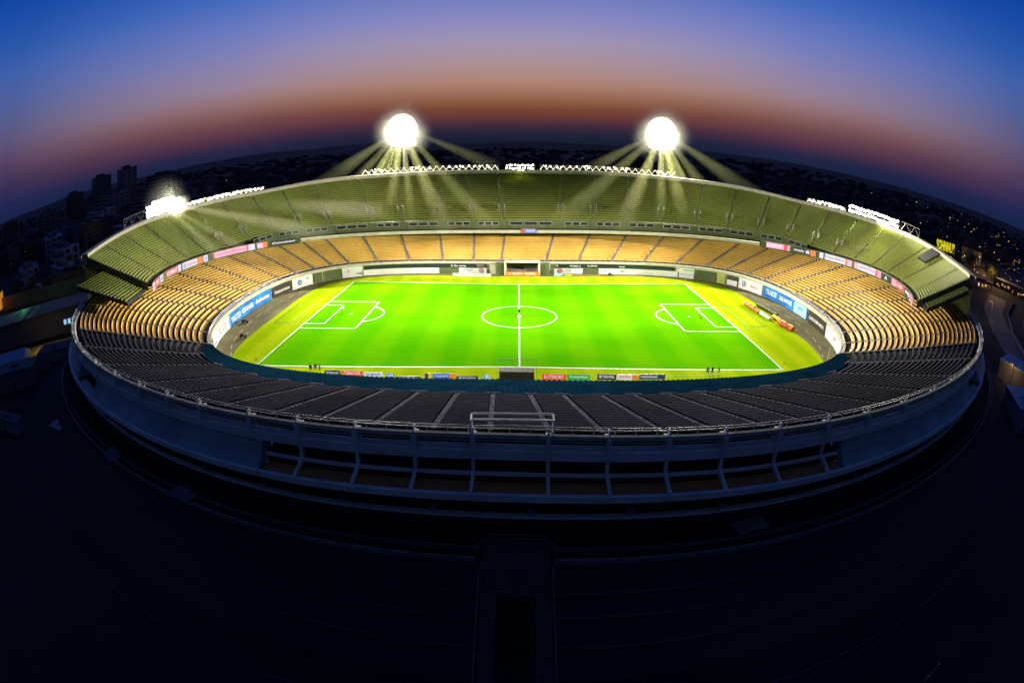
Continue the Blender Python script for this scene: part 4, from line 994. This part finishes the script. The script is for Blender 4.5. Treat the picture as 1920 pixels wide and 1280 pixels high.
def apartment(label, x, y, w, d, h, yaw, m, floors, bal, z=-4, vert=False):
    t = thing('apartment_building', label, 'building', (x, y, z), yaw, 'buildings left of the stadium')
    fh = h/floors; mb = MB(); mb.box(-w/2, w/2, -d/2, d/2, -2, h); n2 = max(2, int(d/6))
    for k in range(floors):
        zz = k*fh
        for i in range(n2):
            yy = -d/2+(i+.5)*d/n2
            for sx in (-1, 1): mb.box(sx*w/2-.05, sx*w/2+.05, yy-d/n2*.25, yy+d/n2*.25, zz+1.0, zz+fh*.8, 1)
    mb.build('wall', [M[m], M['wind']], t)
    mb = MB(); mb.box(-w*.2, w*.1, -d*.3, d*.2, h, h+3.2); mb.box(w*.22, w*.33, -d*.2, d*.1, h, h+2.2)
    for k in range(5): xx = random.uniform(-w*.45, w*.45); mb.tube([(xx, 0, h), (xx, 0, h+random.uniform(2, 4))], .1, 4)
    mb.build('roof_house', M['roofb'], t)
    n = max(3, min(int(w/5), int(99/floors))); win = None
    for k in range(floors):
        zz = k*fh
        if bal:
            mb = MB(); mb.box(-w/2-.1, w/2+.1, -d/2-1.3, -d/2-.003, zz+.4, zz+.65); mb.box(-w/2-.1, w/2+.1, -d/2-1.3, -d/2-1.2, zz+.65, zz+1.5); mb.build('balcony', M['bldE'], t)
        for i in range(n):
            if random.random() < .12: continue
            if win is None:
                mb = MB(); mb.box(-w/n*.3, w/n*.3, -.05, .05, 1.0, fh*.82); win = o = mb.build('window', M['wind'], t)
            else: o = win.copy(); COL.objects.link(o); o.parent = t
            o.location = (-w/2+(i+.5)*w/n, -d/2, zz)
    return t
apartment('dark brown brick slab block at the left edge', -505, 225, 52, 24, 40, R(-38), 'bldB', 11, False)
apartment('block with pale balcony bands beside the brown slab', -452, 262, 46, 22, 34, R(-38), 'bldA', 8, True)
apartment('taller stepped block behind the balcony block', -520, 372, 60, 26, 46, R(-40), 'bldB', 12, True)
apartment('grey twin tower block on the skyline, left one', -512, 428, 36, 26, 58, R(-38), 'bldA', 14, False)
apartment('pale tower block on the skyline with a blank end wall', -474, 446, 34, 22, 60, R(-36), 'bldC', 14, False)
apartment('long low dark block right of the skyline towers', -420, 462, 70, 22, 42, R(-30), 'bldA', 10, True)
apartment('broad block with deep balconies below the skyline towers', -392, 318, 56, 26, 34, R(-34), 'bldC', 9, True)
apartment('pale round cornered block near the rim on the left', -352, 250, 40, 22, 24, R(-32), 'bldE', 7, False)
apartment('white and orange block of flats on the left', -345, 168, 54, 18, 18, R(-40), 'bldC', 5, False)
apartment('orange rendered block behind the left rim', -318, 196, 26, 16, 20, R(-36), 'bldD', 6, False)
apartment('striped dark block behind the left flood bank', -300, 268, 52, 20, 26, R(-28), 'bldA', 8, True)
apartment('wide pale office block by the left rim', -262, 190, 40, 20, 13, R(-30), 'bldE', 4, False)
for i, (x, y, w, d, h, m, lab) in enumerate(((-318, 110, 40, 18, 7, 'bldC', 'low pale shed with a flat roof at the left edge'), (-285, 122, 30, 16, 8, 'bldD', 'low orange house among the left sheds'), (-258, 100, 36, 14, 6, 'bldC', 'long low grey shed left of the upper tier'),
      (-292, 84, 34, 14, 6, 'bldB', 'low brick shed at the left edge'), (-232, 118, 28, 14, 9, 'bldE', 'pale low house close to the left rim'), (-262, 62, 46, 10, 5, 'bldA', 'dark long shed in front of the low houses'), (-225, 88, 24, 12, 7, 'bldD', 'small rust coloured house close to the left rim'), (-300, 142, 26, 16, 11, 'bldE', 'pale square house under the flats'))):
    apartment(lab, x, y, w, d, h, R(-35+i*3), m, 2, False)
# curved retaining wall of the ramp on the left
def longwall(label, pts, h, m, th=.6):
    c = Vector(pts[0]); t = thing('retaining_wall', label, 'wall', c); mb = MB(); P = [Vector(p)-c for p in pts]
    L = [];
    for i, p in enumerate(P):
        d = (P[min(i+1, len(P)-1)]-P[max(i-1, 0)]).normalized(); L.append(Vector((-d.y, d.x, 0))*th)
    mb.grid([[p for p in P], [p+Vector((0, 0, h)) for p in P], [p+l+Vector((0, 0, h)) for p, l in zip(P, L)], [p+l for p, l in zip(P, L)]])
    mb.build('wall', M[m], t)
longwall('long curved reddish ramp wall left of the stadium', [(-262+i*11, 28+i*3.6+(i*i)*.06, -4) for i in range(12)], 6.5, 'bldD')
longwall('second ramp wall behind the first on the left', [(-270+i*11, 56+i*3.6+(i*i)*.06, -4) for i in range(11)], 6.0, 'bldB')
# hall with long flat roof on the left
hall = thing('hall', 'long dark hall with a blue grey roof and lit window strip left of the stadium', 'building', (-160, -1, -4), R(32))
mb = MB(); mb.box(-34, 26, -9, 9, 0, 8.0); mb.build('wall', M['bldA'], hall)
mb = MB(); mb.box(-35, 27, -10, 10, 8.0, 8.7)
for k in range(9): mb.box(-34+k*7, -33.6+k*7, -9.8, 9.8, 8.7, 9.0)
mb.build('roof', M['roofb'], hall)
mb = MB()
for k in range(5): mb.box(8+k*2.0, 9.2+k*2.0, -9.15, -9.01, 3.0, 4.6)
mb.build('window', M['win_blue'], hall)
cn = thing('canopy', 'green lit canopy roof behind the long hall', 'canopy', (-188, 2, -4), R(30))
mb = MB(); mb.grid([[(-15+x*5, y, 4.6+.7*math.sin(x*1.3)-abs(y)*.1) for x in range(7)] for y in (-9, -4, 0, 4, 9)]); mb.build('roof', M['greenroof'], cn)
mb = MB()
for x in (-14, 0, 14):
    for y in (-8.6, 8.6): mb.tube([(x, y, 0), (x, y, 3.9)], .2, 6)
mb.build('post', M['steel'], cn)
sheet('yellow_lit_forecourt', [(-163, -23), (-139, -7), (-131, -15), (-150, -32)], -3.9, M['yfloor'])  # yellow lamplight on the ground put into the floor colour
bb = thing('billboard', 'gold lit billboard at the left edge of the town', 'billboard', (-252, 28, -4), R(-52))
mb = MB(); mb.box(-8, 8, -.3, .3, 1.5, 9.5); mb.build('face', [M['sign_gold']], bb)
mb = MB(); 
for x in (-5, 5): mb.box(x-.2, x+.2, -.2, .2, 0, 1.5)
mb.box(-8.3, 8.3, -.35, .29, 9.5, 9.9); mb.build('frame', M['black'], bb)
tn = thing('tent', 'pale blue canvas tent with pitched roof at the left edge', 'tent', (-150, -38, -4), R(35))
mb = MB(); mb.box(-8, 8, -7, 7, 0, 3.0); mb.build('side_wall', M['tent'], tn)
mb = MB(); mb.quad((-8.3, -7.4, 2.9), (8.3, -7.4, 2.9), (8.3, 0, 5.6), (-8.3, 0, 5.6)); mb.quad((-8.3, 0, 5.6), (8.3, 0, 5.6), (8.3, 7.4, 2.9), (-8.3, 7.4, 2.9)); mb.tri((8, -7, 3), (8, 7, 3), (8, 0, 5.5)); mb.tri((-8, -7, 3), (-8, 0, 5.5), (-8, 7, 3)); mb.build('roof', M['tent'], tn)
def shed(name, label, cat, x, y, w, d, h, yaw, m, roof='roofb'):
    t = thing(name, label, cat, (x, y, -4), yaw); mb = MB(); mb.box(-w/2, w/2, -d/2, d/2, 0, h); mb.build('wall', M[m], t)
    mb = MB(); mb.box(-w/2-.3, w/2+.3, -d/2-.3, d/2+.3, h, h+.35); mb.box(-w*.1, w*.1, -.5, .5, h+.35, h+.8); mb.build('roof', M[roof], t)
    mb = MB(); mb.box(-.6, .6, -d/2-.05, -d/2+.02, 0, 2.1); mb.build('door', M['wind'], t); return t
shed('kiosk', 'long low ticket kiosk at the left edge of the forecourt', 'kiosk', -113, -70, 15, 3.5, 2.6, R(0), 'bldC')
shed('container', 'small pale container beside the left fence', 'container', -89, -67.5, 5, 2.6, 2.4, R(-8), 'bldE', 'bldE')
shed('container', 'small pale container beside the right fence', 'container', 91, -67.5, 4.6, 2.6, 2.4, R(10), 'bldE', 'bldE')
shed('pavilion', 'pale flat roofed pavilion behind the lamp on the right', 'building', 141, -44, 12, 16, 6.2, R(18), 'bldC', 'tent')
shed('pavilion', 'long blue grey pavilion at the right edge below the lamp', 'building', 118, -63, 8, 15, 5.6, R(-28), 'bldC', 'tent')
shed('shed', 'dark shed at the left edge below the hall', 'shed', -134, -47, 18, 9, 5, R(30), 'bldA', 'roofb')
shed('shed', 'bluish shed roof between the hall and the stadium', 'shed', -128, -30, 12, 8, 4.5, R(25), 'bldC', 'roofb')
def street_lamp(label, x, y, yaw, h=8.5):
    t = thing('street_lamp', label, 'street lamp', (x, y, -4), yaw, 'street lamps right of the stadium')
    mb = MB(); mb.tube([(0, 0, 0), (0, 0, h-.6), (.5, 0, h), (1.8, 0, h+.1)], .11, 6); mb.build('pole', M['steel'], t)
    mb = MB(); mb.box(1.5, 2.6, -.28, .28, h-.08, h+.2); mb.build('lamp_head', M['steel'], t)
    mb = MB(); mb.box(1.55, 2.55, -.45, .45, h-.42, h-.09); mb.build('lamp_glass', M['win_warm'], t)
    l = bpy.data.lights.new('street_glow', 'POINT'); l.energy = 420; l.color = (1, .62, .2); l.shadow_soft_size = .3
    o = bpy.data.objects.new('street_glow', l); COL.objects.link(o); o.location = Vector((x, y, -4+h-.8))+Matrix.Rotation(yaw, 3, 'Z') @ Vector((2, 0, 0))
street_lamp('lit street lamp on the road right of the upper tier', 196, 22, R(180)); street_lamp('lit street lamp beside the pale pavilion on the right', 133, -45, R(200), 8)
for x, y, e, c in ((-146, -21, 420, (1, .72, .08)), (-188, 2, 2600, (.2, 1, .35)), (300, 100, 16000, (1, .55, .16)), (340, 150, 26000, (1, .55, .16)), (262, 80, 5000, (1, .5, .14))):
    l = bpy.data.lights.new('yard_lamp', 'POINT'); l.energy = e; l.color = c; l.shadow_soft_size = .5
    o = bpy.data.objects.new('yard_lamp', l); COL.objects.link(o); o.location = (x, y, 9 if x > 0 else 0.2 if e == 420 else 7)
# lit sign and shops on the right
sg = thing('shop_sign', 'bright yellow lit lettering on a roof right of the upper tier', 'sign', (312, 186, -4), R(-46))
lettering('SOHNNU!!', lambda u, v: Vector((-9+u, -.5, 4+v)), 18, 8, M['sign_yel'], sg, .03)
mb = MB(); mb.box(-10, 10, -.3, .2, 3.2, 3.6)
for x in (-8.5, -3, 3, 8.5): mb.box(x-.2, x+.2, -.2, .2, 0, 13)
mb.build('frame', M['black'], sg)
for i, (x, y, w, h, m, lab) in enumerate(((352, 186, 22, 10, 'shop', 'bright white shop front beyond the yellow sign'), (330, 168, 9, 9, 'win_warm', 'narrow amber lit shop beside the bright white one'), (312, 88, 46, 5, 'win_warm', 'long amber lit row of shops at the right edge'), (262, 98, 30, 5, 'win_warm', 'amber lit low shop row just past the right rim'))):
    t = thing('shop', lab, 'shop', (x, y, -4), R(-55 if i > 1 else -47), 'lit shops on the right')
    mb = MB(); mb.box(-w/2, w/2, -5, 5, 0, h); mb.build('wall', M['bldA'], t)
    mb = MB(); mb.box(-w/2-.4, w/2+.4, -5.8, 5.4, h, h+.6); mb.build('roof', M['roofb'], t)
    n = max(3, int(w/2.6))
    for k in range(n):
        if random.random() < .38: continue
        x0 = -w/2+k*w/n+random.uniform(.1, .7); z0_ = random.uniform(.4, h*.45)
        mb = MB(); mb.box(x0, x0+random.uniform(.5, w/n*.85), -5.08, -5.01, z0_, z0_+random.uniform(.6, h*.45)); mb.build('window', M[m if random.random() < .75 else random.choice(('cl_warm', 'cl_white', 'win_blue'))], t)
# roads on the right
def road(name, pts, w, m='asphalt', z=-3.985):
    mb = MB(); P = [Vector(p) for p in pts]; a = []; b = []
    for i, p in enumerate(P):
        d = (P[min(i+1, len(P)-1)]-P[max(i-1, 0)]).normalized(); n_ = Vector((-d.y, d.x))
        a.append((p.x+n_.x*w, p.y+n_.y*w, z)); b.append((p.x-n_.x*w, p.y-n_.y*w, z))
    mb.grid([a, b]); return tag(mb.build(name, M[m]), kind='structure')
road('road', [(150, -66), (164, -30), (186, 2), (220, 40), (262, 70)], 7, 'roofb'); road('service_road', [(205, -10), (240, 20), (300, 52)], 6, 'roofb')
longwall('long grey parapet wall along the road on the right', [(172, -30, -4), (196, 2, -4), (230, 34, -4), (275, 62, -4)], 1.4, 'bldA')
longwall('low dark roadside wall on the right', [(158, -62, -4), (178, -34, -4), (200, -6, -4)], 1.4, 'bldA')
# trees
def tree(label, x, y, h, cr, grp):
    t = thing('tree', label, 'tree', (x, y, -4), random.uniform(0, 6), grp)
    mb = MB(); mb.tube([(0, 0, 0), (.2, .1, h*.3), (-.1, .2, h*.62)], .32, 7, r2=.14)
    for k in range(6):
        a = k*1.05+random.random(); z = h*(.28+.05*k); mb.tube([(0, 0, z), (math.cos(a)*cr*.4, math.sin(a)*cr*.4, z+h*.14), (math.cos(a)*cr*.75, math.sin(a)*cr*.75, z+h*.2)], .12, 5, r2=.04)
    mb.build('trunk', M['bark'], t)
    mb = MB(); cl = []
    for k in range(26):
        a = random.uniform(0, 2*PI); e = random.uniform(-.5, 1); rr = cr*random.uniform(.25, 1)*math.sqrt(max(.1, 1-e*e*.8)); cl.append((Vector((rr*math.cos(a), rr*math.sin(a), h*.66+e*h*.32)), random.uniform(.18, .34)*cr))
    for c, r in cl:
        for k in range(46):
            d = Vector((random.gauss(0, 1), random.gauss(0, 1), random.gauss(0, .8))).normalized()*r*random.uniform(.5, 1.1); p = c+d; s = random.uniform(.22, .5)
            u = Vector((random.gauss(0, 1), random.gauss(0, 1), random.gauss(0, 1))).normalized()*s; w = u.cross(Vector((random.gauss(0, 1), random.gauss(0, 1), random.gauss(0, 1)))).normalized()*s*.7
            mb.poly([p-u, p+w, p+u, p-w])
    mb.build('crown', M['leaf'], t)
for x, y, h, cr, lab in ((252, 92, 20, 9, 'tall dark tree just past the right end of the rim'), (236, 96, 17, 8, 'dark tree left of the tall one past the right rim'), (268, 84, 15, 7, 'dark tree right of the tall one past the right rim'), (222, 112, 14, 7, 'round dark tree behind the right flood bank'), (282, 98, 16, 7, 'dark tree in front of the amber shops'),
      (292, 128, 14, 7, 'dark tree below the yellow lettering'), (240, 128, 15, 8, 'dark tree behind the right end of the upper rim')): tree(lab, x, y, h, cr, 'trees past the right rim')
for x, y, h, cr, lab in ((-240, 50, 9, 6, 'dark tree between the two ramp walls, nearest the rim'), (-256, 47, 10, 6, 'dark tree between the two ramp walls, middle one'), (-224, 55, 8, 5, 'low dark tree at the end of the ramp'), (-310, 152, 10, 6, 'dark tree in front of the white and orange flats'), (-268, 150, 11, 6, 'dark tree beside the pale office block')): tree(lab, x, y, h, cr, 'trees left of the stadium')

# fence round the forecourt, landing and stair in front
fn_ = thing('forecourt_fence', 'dark blue low wall and rail curving round the stadium forecourt', 'fence', (0, 0, 0))
for a, b in ((206, 265.6), (269.3, 338)):
    tt = frange(a, b, .8)
    sweep(tt, [lambda t: V(off(O_, t, 6.0), -.6), lambda t: V(off(O_, t, 6.0), .45), lambda t: V(off(O_, t, 6.3), .45), lambda t: V(off(O_, t, 6.3), -1.0)]).build('low_wall', M['railing_blue'], fn_)
    mb = MB()
    for z, d in ((1.3, 5.4), (1.0, 5.4)): mb.tube([V(off(O_, t, d), z) for t in tt], .05, 5)
    mb.build('rail', M['railing_blue'], fn_)
    for t in frange(a, b, 3.0):
        mb = MB(); mb.tube([V(off(O_, t, 5.4), -.02), V(off(O_, t, 5.4), 1.3)], .05, 5); mb.build('post', M['railing_blue'], fn_)
stp = thing('staircase', 'dark broad staircase with two flights leading up to the forecourt', 'staircase', (-.6, -90, 0))
mb = MB(); mb.box(-3.6, 3.6, -1.5, 3.2, -.3, .06); mb.build('landing', M['conc_n'], stp)
mb = MB()
for z in (.7, 1.2): mb.tube([(-4.3, .6, z), (-3.2, 2.9, z), (3.2, 2.9, z), (4.3, .6, z)], .055, 5)
for k in range(6): mb.tube([(-3.2+k*1.28, 2.9, 0), (-3.2+k*1.28, 2.9, 1.2)], .045, 4)
mb.build('railing', M['railing_blue'], stp)
mb = MB()
for k in range(6): mb.box(-3.1, 3.1, -1.5-.34*(k+1), -1.5-.34*k, -1.2, -.0-.16*(k+.6))
mb.build('top_steps', M['conc_n'], stp)
for xa, xb in ((-3.5, -1.9), (1.9, 3.5)):
    mb = MB()
    for k in range(34): mb.box(xa, xb, -3.55-.36*(k+1), -3.55-.36*k, -4.2, -.98-.092*k)
    mb.build('flight', M['conc_n'], stp)
mb = MB(); mb.quad((-1.85, -3.6, -1.1), (1.85, -3.6, -1.1), (1.85, -15.6, -4.0), (-1.85, -15.6, -4.0)); 
mb.build('centre_ramp', M['concr'], stp)
for x in (-3.75, 3.75):
    mb = MB(); mb.tube([(x, -1.6, 0), (x, -1.6, .9), (x, -3.6, -.1), (x, -15.6, -3.1)], .05, 5); mb.build('handrail', M['railing_blue'], stp)
def platform(label, x, y, yaw):
    t = thing('steel_platform', label, 'platform', (x, y, -.02), yaw, 'steel platforms inside the fence'); t.scale = (.75, .75, .75)
    mb = MB(); mb.box(-2.9, 2.9, -1.6, 1.6, .35, .5)
    for k in range(12): mb.box(-2.8+k*.48, -2.6+k*.48, -1.55, 1.55, .5, .53)
    mb.build('deck', M['railing_blue'], t)
    for sx in (-2.7, 2.7):
        for sy in (-1.5, 1.5):
            mb = MB(); mb.tube([(sx, sy, 0), (sx, sy, 1.6)], .06, 5); mb.build('post', M['bldA'], t)
    mb = MB()
    for z in (1.1, 1.6): mb.tube([(-2.7, -1.5, z), (-2.7, 1.5, z), (2.7, 1.5, z), (2.7, -1.5, z)], .05, 5)
    mb.build('railing', M['bldA'], t)
platform('dark steel platform inside the fence on the left', -44, -82.4, R(-24)); platform('dark steel platform inside the fence on the right', 26.6, -85.3, R(14)); platform('dark steel platform at the far left bend of the fence', -63.4, -76.2, R(-38))
mb = MB()
for k in range(15): mb.quad(*[(83+k*2.6+dx, -82+k*1.7+dy, -3.97) for dx, dy in ((0, 0), (.7, -.4), (2.6, 3.0), (1.9, 3.4))])
tag(mb.build('crossing_stripes', M['conc']), kind='structure')
def barrier(label, x, y, yaw):
    t = thing('barrier', label, 'barrier', (x, y, -4), yaw); mb = MB(); mb.box(-1.6, 1.6, -.12, .12, .6, .9); mb.build('bar', M['ad_red'], t)
    for s in (-1.3, 1.3):
        mb = MB(); mb.box(s-.08, s+.08, -.25, .25, 0, 1.0); mb.build('leg', M['steel'], t)
barrier('red and steel barrier low in the right corner of the forecourt', 44, -116, R(20))

# ------------------------------------------------------------------ sky: dusk, afterglow low behind the far stand
w = bpy.data.worlds.new('World'); sc.world = w; w.use_nodes = True
nt = w.node_tree; nt.nodes.clear()
out = nt.nodes.new('ShaderNodeOutputWorld'); bg = nt.nodes.new('ShaderNodeBackground')
tc = nt.nodes.new('ShaderNodeTexCoord'); sp = nt.nodes.new('ShaderNodeSeparateXYZ'); nt.links.new(tc.outputs['Generated'], sp.inputs[0])
def ramp(stops):
    r_ = nt.nodes.new('ShaderNodeValToRGB'); el = r_.color_ramp.elements; r_.color_ramp.interpolation = 'LINEAR'
    while len(el) < len(stops): el.new(.5)
    for e_, (p, c) in zip(el, stops): e_.position = p; e_.color = (*c, 1)
    return r_
def sr(r, g, b): return tuple((c/255/12.92 if c < 10.3 else ((c/255+.055)/1.055)**2.4) for c in (r, g, b))
# position = sin(elevation) * 2
glow = ramp([(0.0, sr(20, 30, 52)), (.028, sr(26, 34, 54)), (.050, sr(42, 38, 60)), (.072, sr(68, 44, 62)), (.095, sr(105, 58, 60)), (.125, sr(128, 72, 53)), (.160, sr(158, 106, 78)), (.214, sr(184, 140, 122)), (.277, sr(182, 152, 158)), (.35, sr(170, 157, 186)), (.424, sr(148, 146, 202)), (.50, sr(124, 135, 202)), (.62, sr(74, 112, 194)), (1.0, sr(18, 60, 140))])
mid = ramp([(0.0, sr(28, 38, 70)), (.033, sr(44, 42, 74)), (.07, sr(88, 54, 74)), (.116, sr(116, 76, 82)), (.153, sr(140, 98, 96)), (.20, sr(158, 124, 130)), (.247, sr(158, 138, 160)), (.32, sr(146, 138, 182)), (.39, sr(128, 134, 196)), (.46, sr(110, 128, 202)), (.572, sr(72, 113, 200)), (.75, sr(28, 82, 180)), (1.0, sr(14, 54, 132))])
side = ramp([(0.0, sr(26, 38, 80)), (.055, sr(36, 42, 88)), (.11, sr(58, 50, 90)), (.186, sr(86, 66, 101)), (.265, sr(98, 88, 126)), (.34, sr(92, 98, 146)), (.42, sr(82, 102, 166)), (.52, sr(65, 102, 178)), (.60, sr(48, 94, 178)), (.70, sr(34, 84, 176)), (.80, sr(20, 76, 172)), (1.0, sr(10, 46, 122))])
back = ramp([(0.0, (.003, .005, .018)), (.25, (.006, .014, .055)), (.6, (.0135, .029, .088)), (1.0, (.0135, .029, .088))])
z2 = nt.nodes.new('ShaderNodeMath'); z2.operation = 'MULTIPLY'; z2.inputs[1].default_value = 2.0; z2.use_clamp = True; nt.links.new(sp.outputs['Z'], z2.inputs[0])
for r_ in (glow, mid, side, back): nt.links.new(z2.outputs[0], r_.inputs['Fac'])
# azimuth weight from the horizontal direction
nrm = nt.nodes.new('ShaderNodeVectorMath'); nrm.operation = 'NORMALIZE'
cmb = nt.nodes.new('ShaderNodeCombineXYZ'); nt.links.new(sp.outputs['X'], cmb.inputs[0]); nt.links.new(sp.outputs['Y'], cmb.inputs[1]); nt.links.new(cmb.outputs[0], nrm.inputs[0])
s2 = nt.nodes.new('ShaderNodeSeparateXYZ'); nt.links.new(nrm.outputs['Vector'], s2.inputs[0])
f1 = nt.nodes.new('ShaderNodeMapRange'); f1.interpolation_type = 'SMOOTHSTEP'; f1.inputs['From Min'].default_value = .885; f1.inputs['From Max'].default_value = 1.0; f1.interpolation_type = 'LINEAR'
f3 = nt.nodes.new('ShaderNodeMapRange'); f3.inputs['From Min'].default_value = .57; f3.inputs['From Max'].default_value = .885; nt.links.new(s2.outputs['Y'], f3.inputs['Value']); nt.links.new(s2.outputs['Y'], f1.inputs['Value'])
f2 = nt.nodes.new('ShaderNodeMapRange'); f2.interpolation_type = 'SMOOTHSTEP'; f2.inputs['From Min'].default_value = -.35; f2.inputs['From Max'].default_value = .45; nt.links.new(s2.outputs['Y'], f2.inputs['Value'])
m1 = nt.nodes.new('ShaderNodeMix'); m1.data_type = 'RGBA'; m2 = nt.nodes.new('ShaderNodeMix'); m2.data_type = 'RGBA'
nt.links.new(f1.outputs[0], m1.inputs['Factor']); m0 = nt.nodes.new('ShaderNodeMix'); m0.data_type = 'RGBA'; nt.links.new(f3.outputs[0], m0.inputs['Factor']); nt.links.new(side.outputs[0], m0.inputs['A']); nt.links.new(mid.outputs[0], m0.inputs['B']); nt.links.new(m0.outputs['Result'], m1.inputs['A']); nt.links.new(glow.outputs[0], m1.inputs['B'])
nt.links.new(f2.outputs[0], m2.inputs['Factor']); nt.links.new(back.outputs[0], m2.inputs['A']); nt.links.new(m1.outputs['Result'], m2.inputs['B'])
nt.links.new(m2.outputs['Result'], bg.inputs['Color']); bg.inputs['Strength'].default_value = .89
nt.links.new(bg.outputs[0], out.inputs['Surface'])

# ------------------------------------------------------------------ camera: drone with a wide lens
cd = bpy.data.cameras.new('camera'); cam = bpy.data.objects.new('camera', cd); COL.objects.link(cam)
yaw, pit, rol = -0.0083, 0.3358, 0.0056
fw = Vector((math.sin(yaw)*math.cos(pit), math.cos(yaw)*math.cos(pit), -math.sin(pit))); rt = Vector((math.cos(yaw), -math.sin(yaw), 0)); up = rt.cross(fw)
Rr = math.cos(rol)*rt+math.sin(rol)*up; Uu = -math.sin(rol)*rt+math.cos(rol)*up
cam.matrix_world = Matrix(((Rr.x, Uu.x, -fw.x, -.7357), (Rr.y, Uu.y, -fw.y, -136.931), (Rr.z, Uu.z, -fw.z, 40.691), (0, 0, 0, 1)))
cd.type = 'PANO'; cd.sensor_fit = 'HORIZONTAL'; cd.sensor_width = 36; cd.sensor_height = 24
cy = cd if hasattr(cd, 'panorama_type') else cd.cycles
cy.panorama_type = 'FISHEYE_LENS_POLYNOMIAL'; cy.fisheye_fov = R(200)
q = 1.92/36
cy.fisheye_polynomial_k0 = 0.0
for k_, val in enumerate((1.0176, -.3729, .2678, .1168), 1): setattr(cy, 'fisheye_polynomial_k%d' % k_, -val*q**k_)
cd.clip_start = .1; cd.clip_end = 30000
sc.camera = cam
sc.view_settings.view_transform = 'Standard'; sc.view_settings.look = 'None'; sc.view_settings.exposure = 0; sc.view_settings.gamma = 1
sc.render.engine = 'CYCLES'
cyc = sc.cycles; cyc.use_denoising = True; cyc.denoising_input_passes = 'RGB_ALBEDO'; cyc.max_bounces = 4; cyc.diffuse_bounces = 2; cyc.glossy_bounces = 2; cyc.volume_bounces = 0
cyc.volume_step_rate = 2.0; cyc.volume_max_steps = 64; cyc.sample_clamp_indirect = 3.0; cyc.use_light_tree = True
